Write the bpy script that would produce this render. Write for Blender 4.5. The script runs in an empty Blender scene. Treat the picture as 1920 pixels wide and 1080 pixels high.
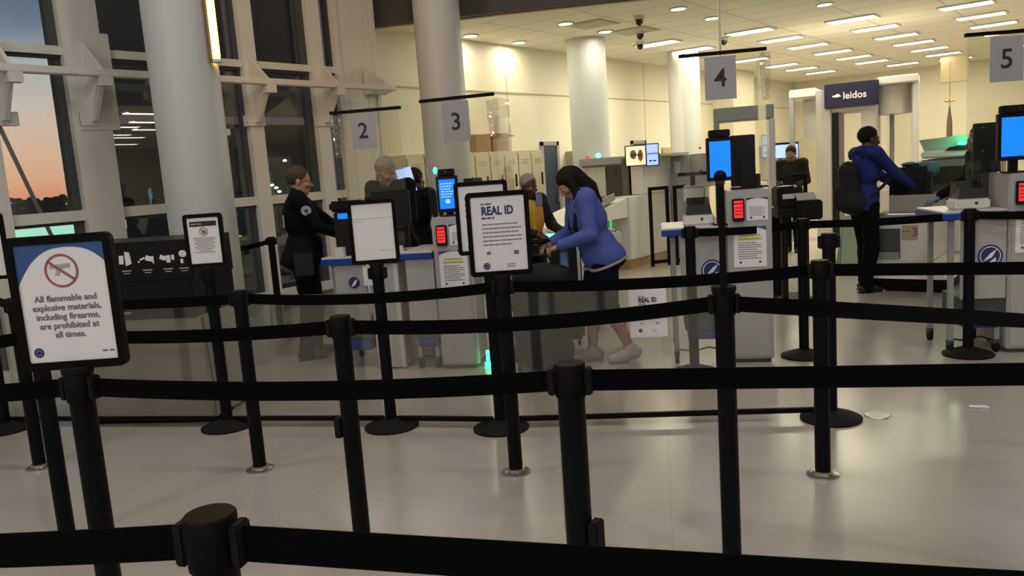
import bpy, bmesh, math, random
import numpy as np
from mathutils import Vector, Matrix
random.seed(7)
S = bpy.context.scene
COL = S.collection
R = math.radians
PI = math.pi

# ------------------------------------------------------------------ camera
f = 1500.; roll = R(4.0); pitch = math.atan(217.5/1500); yaw = R(38.2); H = 1.6
F = Vector((-math.sin(yaw)*math.cos(pitch), math.cos(yaw)*math.cos(pitch), -math.sin(pitch)))
R0 = Vector((math.cos(yaw), math.sin(yaw), 0))
U0 = R0.cross(F)
RR = math.cos(roll)*R0 - math.sin(roll)*U0
UU = math.sin(roll)*R0 + math.cos(roll)*U0
EYE = Vector((0, 0, H))
cd = bpy.data.cameras.new('camera'); cam = bpy.data.objects.new('camera', cd); COL.objects.link(cam)
cd.sensor_width = 36; cd.lens = 36*f/1920; cd.clip_start = .05; cd.clip_end = 500
m = Matrix((RR, UU, -F)).transposed().to_4x4(); m.translation = EYE
cam.matrix_world = m
S.camera = cam
def ray(x, y): return F*f + RR*(x-960) + UU*(540-y)
def G(x, y, z=0):
    r = ray(x, y); t = (z-H)/r.z; return EYE + r*t
def XP(x, y, v):
    r = ray(x, y); return EYE + r*((v-EYE.x)/r.x)
def DP(x, y, d): return EYE + ray(x, y)*(d/f)

# ------------------------------------------------------------------ materials
def mat(name, col, rough=.5, metal=0., emit=0., ecol=None, noise=0., nscale=8., bump=0., bscale=60., spec=.5, coat=0.):
    m = bpy.data.materials.new(name); m.use_nodes = True
    nt = m.node_tree; b = nt.nodes['Principled BSDF']
    c = (*col, 1)
    b.inputs['Base Color'].default_value = c
    b.inputs['Roughness'].default_value = rough
    b.inputs['Metallic'].default_value = metal
    b.inputs['Specular IOR Level'].default_value = spec
    if coat: b.inputs['Coat Weight'].default_value = coat
    if emit:
        b.inputs['Emission Color'].default_value = (*(ecol or col), 1)
        b.inputs['Emission Strength'].default_value = emit
    if noise or bump:
        tc = nt.nodes.new('ShaderNodeTexCoord')
    if noise:
        n = nt.nodes.new('ShaderNodeTexNoise'); n.inputs['Scale'].default_value = nscale; n.inputs['Detail'].default_value = 5
        nt.links.new(tc.outputs['Object'], n.inputs['Vector'])
        mx = nt.nodes.new('ShaderNodeMix'); mx.data_type = 'RGBA'
        mx.inputs[6].default_value = tuple(v*(1-noise) for v in col)+(1,)
        mx.inputs[7].default_value = tuple(min(1, v*(1+noise)) for v in col)+(1,)
        nt.links.new(n.outputs['Fac'], mx.inputs[0]); nt.links.new(mx.outputs[2], b.inputs['Base Color'])
    if bump:
        n2 = nt.nodes.new('ShaderNodeTexNoise'); n2.inputs['Scale'].default_value = bscale; n2.inputs['Detail'].default_value = 4
        nt.links.new(tc.outputs['Object'], n2.inputs['Vector'])
        bp = nt.nodes.new('ShaderNodeBump'); bp.inputs['Strength'].default_value = bump; bp.inputs['Distance'].default_value = .01
        nt.links.new(n2.outputs['Fac'], bp.inputs['Height']); nt.links.new(bp.outputs['Normal'], b.inputs['Normal'])
    return m

def clearmat(name, tint, refl=1.0, rough=.02, haze=0., hazecol=(.5, .5, .5), fbase=.0):
    """thin clear sheet: transparent + fresnel reflection (+ a little surface haze)"""
    m = bpy.data.materials.new(name); m.use_nodes = True; nt = m.node_tree; nt.nodes.clear()
    out = nt.nodes.new('ShaderNodeOutputMaterial'); tr = nt.nodes.new('ShaderNodeBsdfTransparent'); tr.inputs[0].default_value = (*tint, 1)
    gl = nt.nodes.new('ShaderNodeBsdfGlossy'); gl.inputs['Roughness'].default_value = rough; gl.inputs[0].default_value = (1, 1, 1, 1)
    fr = nt.nodes.new('ShaderNodeFresnel'); fr.inputs[0].default_value = 1.5
    geo = nt.nodes.new('ShaderNodeNewGeometry')
    mul = nt.nodes.new('ShaderNodeMath'); mul.operation = 'MULTIPLY_ADD'; mul.inputs[1].default_value = refl; mul.inputs[2].default_value = fbase
    ior = nt.nodes.new('ShaderNodeMath'); ior.operation = 'MULTIPLY_ADD'; ior.inputs[1].default_value = (1/1.5-1.5); ior.inputs[2].default_value = 1.5
    nt.links.new(geo.outputs['Backfacing'], ior.inputs[0]); nt.links.new(ior.outputs[0], fr.inputs[0])
    nt.links.new(fr.outputs[0], mul.inputs[0])
    base = tr.outputs[0]
    if haze:
        df = nt.nodes.new('ShaderNodeBsdfDiffuse'); df.inputs[0].default_value = (*hazecol, 1)
        mh = nt.nodes.new('ShaderNodeMixShader'); tc = nt.nodes.new('ShaderNodeTexCoord')
        no = nt.nodes.new('ShaderNodeTexNoise'); no.inputs['Scale'].default_value = 3.5; no.inputs['Detail'].default_value = 4
        nt.links.new(tc.outputs['Object'], no.inputs['Vector'])
        hm = nt.nodes.new('ShaderNodeMath'); hm.operation = 'MULTIPLY'; hm.inputs[1].default_value = haze*2
        nt.links.new(no.outputs['Fac'], hm.inputs[0]); nt.links.new(hm.outputs[0], mh.inputs[0])
        nt.links.new(tr.outputs[0], mh.inputs[1]); nt.links.new(df.outputs[0], mh.inputs[2]); base = mh.outputs[0]
    mx = nt.nodes.new('ShaderNodeMixShader')
    nt.links.new(mul.outputs[0], mx.inputs[0]); nt.links.new(base, mx.inputs[1]); nt.links.new(gl.outputs[0], mx.inputs[2])
    nt.links.new(mx.outputs[0], out.inputs[0])
    return m

def floor_material():
    m = mat('floor_vinyl', (.5, .47, .42), .22); nt = m.node_tree; b = nt.nodes['Principled BSDF']
    tc = nt.nodes.new('ShaderNodeTexCoord')
    n = nt.nodes.new('ShaderNodeTexNoise'); n.inputs['Scale'].default_value = .35; n.inputs['Detail'].default_value = 2
    nt.links.new(tc.outputs['Object'], n.inputs[0])
    n2 = nt.nodes.new('ShaderNodeTexNoise'); n2.inputs['Scale'].default_value = 60; n2.inputs['Detail'].default_value = 3
    nt.links.new(tc.outputs['Object'], n2.inputs[0])
    cr = nt.nodes.new('ShaderNodeValToRGB')
    cr.color_ramp.elements[0].position = .3; cr.color_ramp.elements[0].color = (.36, .335, .295, 1)
    cr.color_ramp.elements[1].position = .75; cr.color_ramp.elements[1].color = (.42, .39, .345, 1)
    nt.links.new(n.outputs['Fac'], cr.inputs[0])
    mx = nt.nodes.new('ShaderNodeMix'); mx.data_type = 'RGBA'; mx.inputs[0].default_value = .03
    nt.links.new(cr.outputs[0], mx.inputs[6]); nt.links.new(n2.outputs['Color'], mx.inputs[7])
    mp = nt.nodes.new('ShaderNodeMapping'); mp.inputs['Rotation'].default_value = (0, 0, R(-27.5))
    nt.links.new(tc.outputs['Object'], mp.inputs[0])
    br = nt.nodes.new('ShaderNodeTexBrick'); br.offset = 0; br.inputs['Scale'].default_value = 1
    br.inputs['Brick Width'].default_value = 1.83; br.inputs['Row Height'].default_value = 1.83; br.inputs['Mortar Size'].default_value = .004
    br.inputs['Color1'].default_value = (1, 1, 1, 1); br.inputs['Color2'].default_value = (.96, .96, .96, 1); br.inputs['Mortar'].default_value = (.72, .72, .72, 1)
    nt.links.new(mp.outputs[0], br.inputs[0])
    m2 = nt.nodes.new('ShaderNodeMix'); m2.data_type = 'RGBA'; m2.blend_type = 'MULTIPLY'; m2.inputs[0].default_value = .35
    nt.links.new(mx.outputs[2], m2.inputs[6]); nt.links.new(br.outputs[0], m2.inputs[7]); nt.links.new(m2.outputs[2], b.inputs['Base Color'])
    rr = nt.nodes.new('ShaderNodeMapRange'); rr.inputs[3].default_value = .22; rr.inputs[4].default_value = .28
    nt.links.new(n.outputs['Fac'], rr.inputs[0]); nt.links.new(rr.outputs[0], b.inputs['Roughness'])
    bp = nt.nodes.new('ShaderNodeBump'); bp.inputs['Strength'].default_value = .02; bp.inputs['Distance'].default_value = .01
    n3 = nt.nodes.new('ShaderNodeTexNoise'); n3.inputs['Scale'].default_value = 2.2
    nt.links.new(tc.outputs['Object'], n3.inputs[0]); nt.links.new(n3.outputs['Fac'], bp.inputs['Height']); nt.links.new(bp.outputs['Normal'], b.inputs['Normal'])
    b.inputs['Specular IOR Level'].default_value = .6
    return m

def grid_material(name, col, line, w, h, mort, rot=0, rough=.8, mix=1.):
    m = mat(name, col, rough); nt = m.node_tree; b = nt.nodes['Principled BSDF']
    tc = nt.nodes.new('ShaderNodeTexCoord'); mp = nt.nodes.new('ShaderNodeMapping'); mp.inputs['Rotation'].default_value = rot if rot else (0, 0, 0)
    br = nt.nodes.new('ShaderNodeTexBrick'); br.offset = 0; br.inputs['Scale'].default_value = 1
    br.inputs['Brick Width'].default_value = w; br.inputs['Row Height'].default_value = h; br.inputs['Mortar Size'].default_value = mort
    br.inputs['Color1'].default_value = (*col, 1); br.inputs['Color2'].default_value = (*(c*.95 for c in col), 1); br.inputs['Mortar'].default_value = (*line, 1)
    nt.links.new(tc.outputs['Object'], mp.inputs[0]); nt.links.new(mp.outputs[0], br.inputs[0]); nt.links.new(br.outputs[0], b.inputs['Base Color'])
    return m

M = {}
M['floor'] = floor_material()
M['ceil'] = grid_material('ceiling_tile', (.86, .82, .70), (.46, .43, .34), 1.22, .61, .012)
M['wall'] = mat('cream_wall', (.76, .725, .58), .55, noise=.03, nscale=1.5)
M['wallgrey'] = mat('grey_wall', (.70, .67, .61), .5, noise=.03, nscale=1.5)
M['soffit'] = mat('soffit_paint', (.07, .064, .055), .7)
M['column'] = mat('column_paint', (.58, .60, .60), .45, noise=.02, nscale=2)
M['frame'] = mat('window_frame_paint', (.68, .67, .63), .45)
M['gasket'] = mat('dark_gasket', (.05, .06, .06), .6)
M['glass'] = clearmat('window_glass', (.80, .86, .82), 1.3, .01, fbase=.05)
M['acrylic'] = clearmat('acrylic', (.95, .95, .92), 1.0, .03, haze=.014, hazecol=(.7, .7, .65))
M['panel'] = clearmat('clear_barrier', (.90, .90, .88), 1.3, .05, haze=.030, hazecol=(.6, .6, .58), fbase=.02)
M['black'] = mat('black_powder_coat', (.0025, .0025, .003), .55, spec=.12)
M['postnavy'] = mat('black_post_coat', (.0020, .0021, .004), .5, spec=.16)
M['belt'] = mat('black_belt_webbing', (.0025, .0025, .003), .9, spec=.08, bump=.15, bscale=300)
M['rubber'] = mat('black_rubber', (.006, .006, .006), .7, spec=.2)
M['chrome'] = mat('brushed_steel', (.55, .53, .5), .28, metal=1.)
M['paper'] = mat('white_paper', (.86, .85, .89), .6)
M['papergrey'] = mat('grey_paper', (.36, .36, .40), .6)
M['ink'] = mat('grey_ink', (.16, .16, .18), .7)
M['inkblack'] = mat('black_ink', (.02, .02, .025), .7)
M['inklight'] = mat('pale_ink', (.42, .41, .42), .7)
M['blueink'] = mat('blue_ink', (.03, .09, .28), .6)
M['navyink'] = mat('navy_ink', (.02, .035, .15), .6)
M['redink'] = mat('dull_red_ink', (.36, .10, .10), .6)
M['yellowink'] = mat('yellow_ink', (.55, .50, .05), .6)
M['kiosk'] = mat('kiosk_grey_laminate', (.43, .42, .43), .38, noise=.03, nscale=3)
M['kiosklight'] = mat('kiosk_edge', (.62, .61, .62), .3)
M['kioskdark'] = mat('kiosk_shelf_dark', (.06, .065, .075), .5)
M['blueedge'] = mat('blue_desk_edge', (.012, .045, .30), .35)
M['screenblue'] = mat('blue_screen', (.01, .08, .5), .2, emit=.75, ecol=(.006, .16, 1.0))
M['screenpale'] = mat('pale_blue_screen', (.3, .4, .7), .2, emit=.5, ecol=(.38, .55, 1.0))
M['screentan'] = mat('tan_xray_screen', (.6, .5, .3), .2, emit=.45, ecol=(.95, .80, .52))
M['redled'] = mat('red_led', (.6, .02, .03), .4, emit=.35, ecol=(1, .04, .04))
M['greenled'] = mat('green_led', (.05, .8, .4), .4, emit=3, ecol=(.03, 1, .35))
M['tealled'] = mat('teal_led', (.1, .8, .5), .4, emit=1.6, ecol=(.12, 1, .6))
M['white'] = mat('white_plastic', (.68, .67, .64), .35)
M['machine'] = mat('machine_white_paint', (.70, .69, .65), .4)
M['machinegrey'] = mat('machine_grey_paint', (.30, .31, .31), .45)
M['greytray'] = mat('grey_tray_plastic', (.32, .31, .30), .5)
M['beige'] = mat('beige_laminate', (.36, .33, .285), .35, noise=.05, nscale=2)
M['darkblue'] = mat('navy_door_paint', (.02, .035, .075), .4)
M['scanner'] = mat('scanner_grey', (.50, .48, .44), .4)
M['navyheader'] = mat('navy_header', (.012, .012, .045), .4)
M['locker'] = mat('locker_cream', (.66, .60, .44), .45)
M['card'] = mat('cardboard', (.40, .24, .11), .8, noise=.08, nscale=10)
M['tan'] = mat('tan_panel', (.42, .36, .22), .6)
M['lamp'] = mat('lamp_diffuser', (1, .95, .85), .5, emit=6, ecol=(1, .88, .68))
M['striplamp'] = mat('strip_lamp', (1, .8, .5), .5, emit=16, ecol=(1, .50, .022))
M['skin'] = mat('skin_light', (.42, .22, .16), .5)
M['skinolder'] = mat('skin_ruddy', (.36, .20, .16), .5)
M['skindark'] = mat('skin_dark', (.075, .032, .022), .5)
M['skinbrown'] = mat('skin_brown', (.20, .10, .065), .5)
M['hairdark'] = mat('hair_dark_brown', (.007, .005, .005), .7, spec=.2, bump=.5, bscale=150)
M['hairbrown'] = mat('hair_short_brown', (.05, .032, .022), .7, bump=.5, bscale=150)
M['hairgrey'] = mat('hair_grey', (.30, .28, .25), .7, bump=.5, bscale=150)
M['navycloth'] = mat('navy_uniform_cloth', (.0035, .004, .007), .9, spec=.15, bump=.2, bscale=120)
M['trouser'] = mat('dark_trouser_cloth', (.0035, .0035, .005), .9, spec=.15, bump=.2, bscale=120)
M['hoodie'] = mat('blue_hoodie_fleece', (.085, .12, .40), .95, spec=.1, bump=.25, bscale=90)
M['hoodieroyal'] = mat('royal_blue_hoodie', (.006, .016, .16), .9, bump=.25, bscale=90)
M['shorts'] = mat('navy_shorts_cloth', (.006, .008, .022), .9, spec=.1, bump=.2, bscale=90)
M['sneaker'] = mat('pale_sneaker', (.42, .38, .35), .6)
M['shoe'] = mat('black_shoe', (.008, .008, .009), .4)
M['shirtblue'] = mat('light_blue_shirt', (.16, .26, .5), .8)
M['orange'] = mat('orange_vest', (.62, .30, .03), .7)
M['glovenitrile'] = mat('blue_nitrile_glove', (.10, .16, .28), .5)
M['suitcase'] = mat('charcoal_luggage_cloth', (.010, .010, .010), .85, spec=.2, bump=.3, bscale=80)
M['bag'] = mat('black_bag_cloth', (.006, .006, .007), .85, bump=.3, bscale=80)
M['teal'] = mat('teal_cloth', (.05, .17, .20), .85)
M['palegreen'] = mat('pale_green_plastic', (.34, .46, .36), .4)
M['eyewhite'] = mat('eye', (.5, .48, .45), .3)
M['exterior'] = mat('dark_facade', (.13, .16, .14), .8, noise=.15, nscale=.4)
M['asphalt'] = mat('apron_asphalt', (.035, .045, .045), .9, noise=.15, nscale=.3)
M['tree'] = mat('dark_foliage', (.012, .018, .014), .95, noise=.3, nscale=1.5)
M['bark'] = mat('bark', (.02, .015, .012), .95)
M['canopylight'] = mat('lit_strip_mint', (.5, .8, .7), .5, emit=.6, ecol=(.55, 1, .8))
M['outlamp'] = mat('lot_lamp', (1, 1, .8), .5, emit=4, ecol=(1, .98, .75))
M['dark_device'] = mat('dark_device_plastic', (.006, .006, .007), .4, spec=.3)
M['dimglass'] = mat('dark_camera_dome', (.01, .01, .01), .15)
M['domegrey'] = mat('smoked_tunnel_glass', (.10, .11, .11), .15)
M['flagred'] = mat('flag_cloth', (.10, .06, .045), .8, noise=.5, nscale=20)
M['brass'] = mat('brass', (.5, .32, .12), .3, metal=.9)

# ------------------------------------------------------------------ mesh helpers
class MB:
    def __init__(s): s.bm = bmesh.new()
    def box(s, c, d, rz=0, bev=0, rx=0, ry=0):
        r = bmesh.ops.create_cube(s.bm, size=1)
        vs = r['verts']
        mt = Matrix.Translation(c) @ Matrix.Rotation(rz, 4, 'Z') @ Matrix.Rotation(ry, 4, 'Y') @ Matrix.Rotation(rx, 4, 'X') @ Matrix.Diagonal((*d, 1))
        bmesh.ops.transform(s.bm, matrix=mt, verts=vs)
        if bev:
            es = list({e for v in vs for e in v.link_edges})
            bmesh.ops.bevel(s.bm, geom=es, offset=bev, segments=2, affect='EDGES', clamp_overlap=True)
        return s
    def bx(s, x0, x1, y0, y1, z0, z1, bev=0):
        return s.box(((x0+x1)/2, (y0+y1)/2, (z0+z1)/2), (abs(x1-x0), abs(y1-y0), abs(z1-z0)), bev=bev)
    def cone(s, a, b, ra, rb, seg=20, caps=True):
        a = Vector(a); b = Vector(b); d = b-a
        r = bmesh.ops.create_cone(s.bm, cap_ends=caps, segments=seg, radius1=ra, radius2=rb, depth=d.length)
        q = Vector((0, 0, 1)).rotation_difference(d.normalized())
        bmesh.ops.transform(s.bm, matrix=Matrix.Translation((a+b)/2) @ q.to_matrix().to_4x4(), verts=r['verts'])
        return s
    def tube(s, pts, r, seg=10):
        for a, b in zip(pts[:-1], pts[1:]): s.cone(a, b, r, r, seg)
        for p in pts[1:-1]: s.ball(p, (r, r, r), 8)
        return s
    def ball(s, c, rad, seg=16):
        r = bmesh.ops.create_uvsphere(s.bm, u_segments=seg, v_segments=max(6, seg//2), radius=1)
        bmesh.ops.transform(s.bm, matrix=Matrix.Translation(c) @ Matrix.Diagonal((*rad, 1)), verts=r['verts'])
        return s
    def lathe(s, prof, c=(0, 0, 0), seg=32):
        rings = []
        for r, z in prof:
            if r < 1e-5: rings.append([s.bm.verts.new((c[0], c[1], c[2]+z))])
            else: rings.append([s.bm.verts.new((c[0]+r*math.cos(2*PI*i/seg), c[1]+r*math.sin(2*PI*i/seg), c[2]+z)) for i in range(seg)])
        for A, B in zip(rings[:-1], rings[1:]):
            for i in range(seg):
                j = (i+1) % seg
                if len(A) == 1: s.bm.faces.new((A[0], B[i], B[j]))
                elif len(B) == 1: s.bm.faces.new((A[i], A[j], B[0]))
                else: s.bm.faces.new((A[i], A[j], B[j], B[i]))
        return s
    def prism(s, pts, y0, y1):
        """outline in (x,z), extruded along y"""
        A = [s.bm.verts.new((x, y0, z)) for x, z in pts]; B = [s.bm.verts.new((x, y1, z)) for x, z in pts]
        n = len(pts)
        s.bm.faces.new(A); s.bm.faces.new(B[::-1])
        for i in range(n): s.bm.faces.new((A[i], B[i], B[(i+1) % n], A[(i+1) % n]))
        return s
    def poly(s, verts, faces):
        v = [s.bm.verts.new(p) for p in verts]
        for q in faces: s.bm.faces.new([v[i] for i in q])
        return s
    def ring(s, ro, ri, y0, y1, c=(0, 0), seg=40):
        for k in range(seg):
            a, b = 2*PI*k/seg, 2*PI*(k+1)/seg
            P = [(c[0]+r*math.cos(t), c[1]+r*math.sin(t)) for r, t in ((ro, a), (ro, b), (ri, b), (ri, a))]
            s.prism(P, y0, y1)
        return s
    def build(s, name, m, parent=None, smooth=False, loc=None, rz=0):
        bmesh.ops.recalc_face_normals(s.bm, faces=s.bm.faces)
        me = bpy.data.meshes.new(name); s.bm.to_mesh(me); s.bm.free()
        me.materials.append(M[m] if isinstance(m, str) else m)
        if smooth:
            for p in me.polygons: p.use_smooth = True
            try: me.set_sharp_from_angle(angle=R(40))
            except Exception: pass
        o = bpy.data.objects.new(name, me); COL.objects.link(o)
        if parent: o.parent = parent
        if loc is not None: o.location = loc
        o.rotation_euler.z = rz
        return o

def tag(o, label, cat, group=None, kind=None):
    o['label'] = label; o['category'] = cat
    if group: o['group'] = group
    if kind: o['kind'] = kind
    return o
def thing(name, label, cat, loc, rz=0, group=None):
    o = bpy.data.objects.new(name, None); COL.objects.link(o); o.location = loc; o.rotation_euler.z = rz
    o.empty_display_size = .1
    return tag(o, label, cat, group)
def struct(o): o['kind'] = 'structure'; return o

def text_mesh(txt, size, name, m, parent, x, y, z, align='CENTER', bold=0., sx=1.):
    cu = bpy.data.curves.new('t', 'FONT'); cu.body = txt; cu.size = size; cu.align_x = align; cu.align_y = 'CENTER'
    cu.extrude = .0006; cu.offset = bold; cu.resolution_u = 3
    o = bpy.data.objects.new('t', cu); COL.objects.link(o)
    dg = bpy.context.evaluated_depsgraph_get()
    me = bpy.data.meshes.new_from_object(o.evaluated_get(dg))
    bpy.data.objects.remove(o); bpy.data.curves.remove(cu)
    me.transform(Matrix.Translation((x, y, z)) @ Matrix.Rotation(R(90), 4, 'X') @ Matrix.Diagonal((sx, 1, 1, 1)))
    me.materials.clear(); me.materials.append(M[m])
    r = bpy.data.objects.new(name, me); COL.objects.link(r); r.parent = parent
    return r

def lines_mb(mb, x0, x1, z, h, y, seed=0, gap=.006):
    """one printed line too small to read: short runs like words"""
    rnd = random.Random(seed); x = x0
    while x < x1-.004:
        w = min(rnd.uniform(.012, .034), x1-x)
        mb.bx(x, x+w, y-.0006, y, z-h/2, z+h/2); x += w+gap
    return mb

# ------------------------------------------------------------------ SETTING
UA = R(27.5); u = Vector((math.cos(UA), math.sin(UA), 0)); v = Vector((-math.sin(UA), math.cos(UA), 0))
XW, XH = -8.1, -8.4      # window plane, hall wall plane
ZC, ZA = 3.7, 8.2
YF = 25.4; XR = 18.; YB = -6.

struct(MB().poly([(XH, YB, 0), (XR, YB, 0), (XR, YF, 0), (XH, YF, 0), (XH, YB, -.1), (XR, YB, -.1), (XR, YF, -.1), (XH, YF, -.1)],
                 [(0, 1, 2, 3), (4, 5, 6, 7), (0, 1, 5, 4), (1, 2, 6, 5), (2, 3, 7, 6), (3, 0, 4, 7)]).build('floor', 'floor'))
# low hall ceiling, its front edge runs along the line of the checkpoint
L0 = Vector((XH, 8.05, 0)); tR = (3.0-XH)/u.x; L1 = L0+u*tR
cpts = [(XH, L0.y), (L1.x, L1.y), (3.0, 6.0), (XR, 6.0), (XR, YF), (XH, YF)]
mb = MB()
A = [mb.bm.verts.new((x, y, ZC)) for x, y in cpts]; B = [mb.bm.verts.new((x, y, ZC+.12)) for x, y in cpts]
mb.bm.faces.new(A); mb.bm.faces.new(B[::-1])
for i in range(6): mb.bm.faces.new((A[i], B[i], B[(i+1) % 6], A[(i+1) % 6]))
struct(mb.build('ceiling', 'ceil'))
mb = MB()
c = (L0+L1)/2 - v*.10
mb.box((c.x, c.y, (ZC+ZA)/2), ((L1-L0).length, .12, ZA-ZC), rz=UA)
struct(mb.build('beam', 'soffit'))
mb = MB(); c2 = (L0+L1)/2 + v*.12
mb.box((c2.x, c2.y, ZC-.012), ((L1-L0).length, .3, .024), rz=UA, bev=.006)
struct(mb.build('trim_1', 'wall'))
struct(MB().bx(2.9, 3.0, 6, L1.y, ZC+.12, ZA).build('beam', 'soffit'))
struct(MB().bx(3.0, XR, 5.9, 6.0, ZC+.12, ZA).build('beam', 'soffit'))
struct(MB().bx(XW-.4, XR, YB, 13.6, ZA, ZA+.1).build('ceiling_atrium', 'wallgrey'))
# walls
mb = MB().bx(XH-.15, XH, 7.15, YF+.15, 0, ZC+.12)
wl = struct(mb.build('wall_left', 'wall'))
struct(MB().bx(XH-.15, XH, 7.15, 9.6, ZC+.12, ZA).build('wall_left_upper', 'wallgrey'))
mb = MB().bx(XH, XH+.012, 8.3, YF, 2.905, 2.925)
for yy in (10.9, 13.3, 15.7, 18.1, 20.5, 22.9): mb.bx(XH, XH+.004, yy, yy+.012, 0, ZC)
struct(mb.build('trim_2', 'tan'))
mb = MB().bx(XH, XH+.55, 19.2, 20.6, 0, ZC); struct(mb.build('wall_left_pier', 'wall'))
struct(MB().bx(XH, XR, YF, YF+.15, 0, ZC+.12).build('wall_far', 'wall'))
struct(MB().bx(XR, XR+.15, YB, YF, 0, ZA).build('wall_right', 'wallgrey'))
struct(MB().bx(XW-.4, XR, YB-.15, YB, 0, ZA).build('wall_back', 'wallgrey'))
struct(MB().bx(XH, XH+.02, 7.15, YF, 0, .1).build('baseboard_left', 'machinegrey'))
# pier between the glass wall and the hall
pier = struct(MB().bx(XH-.1, XW+.06, 6.95, 7.62, 0, ZA).build('wall_pier', 'wallgrey'))
mb = MB()
for yy in (7.12, 7.45): mb.bx(XW+.06, XW+.066, yy, yy+.03, 0, ZA)
mb.bx(XW+.05, XW+.075, 7.60, 7.66, 0, ZA)
struct(mb.build('trim_3', 'frame'))

# window wall: mullions, transoms, glass
mull = [(2.77, 2.97, 0), (3.62, 3.985, 1), (4.72, 4.86, 0), (5.565, 5.746, 0), (6.535, 6.721, 0)]
left = [-5.3, -3.9, -2.5, -1.1, .3, 1.6]
edges = [(y, y+.18) for y in left] + [(a, b) for a, b, _ in mull] + [(6.93, 7.0)]
zt = [(0., .12), (1.42, 1.52), (2.98, 3.06), (5.4, 5.5), (7.9, ZA)]
n = 0
for i, (a, b) in enumerate(edges):
    mb = MB(); mb.bx(XW-.12, XW+.10, a, b, 0, ZA)
    fr = struct(mb.build('trim_%d' % (10+i), 'frame'))
for i, (a, b) in enumerate(zip(edges[:-1], edges[1:])):
    n += 1
    y0, y1 = a[1], b[0]
    mb = MB()
    for z0, z1 in zt: mb.bx(XW-.09, XW+.06, y0, y1, z0, z1)
    w = struct(mb.build('window_%d' % n, 'frame'))
    g = MB()
    for (za, zb), (zc, zd) in zip(zt[:-1], zt[1:]): g.bx(XW-.06, XW-.045, y0, y1, zb, zc)
    g.build('glass_pane', 'glass', w)
    k = MB()
    for z0, z1 in zt[1:3]: k.bx(XW-.03, XW+.03, y0, y1, z0-.03, z0)
    k.bx(XW-.1, XW+.02, y0, y0+.012, .1, ZA-.2); k.bx(XW-.1, XW+.02, y1-(.05 if i in (6, 9) else .012), y1, .1, ZA-.2)
    k.build('gasket', 'gasket', w)
# steel stand-off tube with brackets in front of the glass
st = thing('wind_brace_tube', 'long white steel tube held off the glass wall by gusset brackets', 'steel tube', (XW+.4, 3.0, 2.78))
MB().bx(-.045, .045, -2.2, 4.6, -.035, .035, .008).build('tube', 'frame', st)
for k, yy in enumerate((.0, .78, 1.72, 2.62, 3.62)):
    mb = MB()
    mb.poly([(-.31, yy, .34), (-.31, yy, -.42), (-.20, yy, -.42), (.03, yy, -.06), (.03, yy, .03), (-.31, yy+.035, .34), (-.31, yy+.035, -.42), (-.20, yy+.035, -.42), (.03, yy+.035, -.06), (.03, yy+.035, .03)],
            [(0, 1, 2, 3, 4), (5, 6, 7, 8, 9), (0, 1, 6, 5), (1, 2, 7, 6), (2, 3, 8, 7), (3, 4, 9, 8), (4, 0, 5, 9)])
    mb.bx(-.36, -.28, yy-.10, yy+.14, -.46, -.34); mb.bx(-.05, .05, yy-.02, yy+.1, -.12, -.03)
    if k == 1: mb.bx(-.32, -.29, yy-.1, yy+.28, -.5, .42)
    mb.build('bracket', 'frame', st)
mb = MB(); mb.poly([(-.3, 4.36, -.05), (-.3, 4.72, -.05), (.05, 4.6, -.02), (.05, 4.36, -.02), (-.3, 4.36, .3), (-.3, 4.40, .3), (.05, 4.40, .08), (.05, 4.36, .08)],
                   [(0, 1, 2, 3), (4, 5, 6, 7), (0, 1, 5, 4), (1, 2, 6, 5), (2, 3, 7, 6), (3, 0, 4, 7)]); mb.build('end_gusset', 'frame', st)
tr = MB().tube([(XW-.4, 3.05, 2.75), (XW-2.2, 4.6, -.1)], .022, 8).cone((XW-.35, 3.0, 2.85), (XW-.55, 3.18, 2.5), .09, .03, 12).cone((XW-.05, 3.02, 2.84), (XW-.36, 3.02, 2.84), .05, .05, 10).build('tie_rod', 'frame')
tag(tr, 'slanting steel tie rod outside the leftmost window against the sunset', 'tie rod')

# columns
def column(px, d, dia, top, lab):
    p = DP(px, 250, d)
    mb = MB().lathe([(0, 0), (dia/2, 0), (dia/2, top), (0, top)], (0, 0, 0), 64)
    o = mb.build('column', 'column', smooth=True, loc=(p.x, p.y, 0)); struct(o)
    MB().lathe([(dia/2+.012, 0), (dia/2+.012, .12), (dia/2, .13)], (0, 0, 0), 64).build('column_base', 'kiosk', o, smooth=True)
    return o
colA = column(360, 7.0, .575, ZA, '')
colB = column(836, 10.3, .585, ZA, '')
colC = column(1107, 13.6, .65, ZC, '')
colD = column(1286, 16.0, .62, ZC, '')
mb = MB()
# wall lamp on the near column
toCam = Vector((0-colA.location.x, 0-colA.location.y)).normalized()
side = Vector((-toCam.y, toCam.x))
pl = Vector((colA.location.x, colA.location.y)) + side*.25 + toCam*.215
zb = 2.72
lamp = thing('column_strip_lamp', 'long vertical glowing yellow strip lamp on the near round column', 'wall lamp', (pl.x, pl.y, zb), math.atan2(side.y, side.x))
MB().bx(-.012, .05, -.03, .035, 0, 2.0, .008).build('diffuser', 'striplamp', lamp)
MB().bx(-.03, -.012, -.04, .05, -.01, 2.02).build('backplate', 'card', lamp)
MB().bx(-.02, .055, -.035, .04, -.03, 0, .005).build('end_cap', 'frame', lamp)
q = Vector((colA.location.x, colA.location.y)) + side*.278
tag(MB().bx(-.01, .04, -.02, .03, -.03, .03, .006).build('wall_sensor', 'white', loc=(q.x, q.y, 2.12), rz=math.atan2(side.y, side.x)), 'small white sensor box on the side of the near round column', 'sensor')

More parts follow.
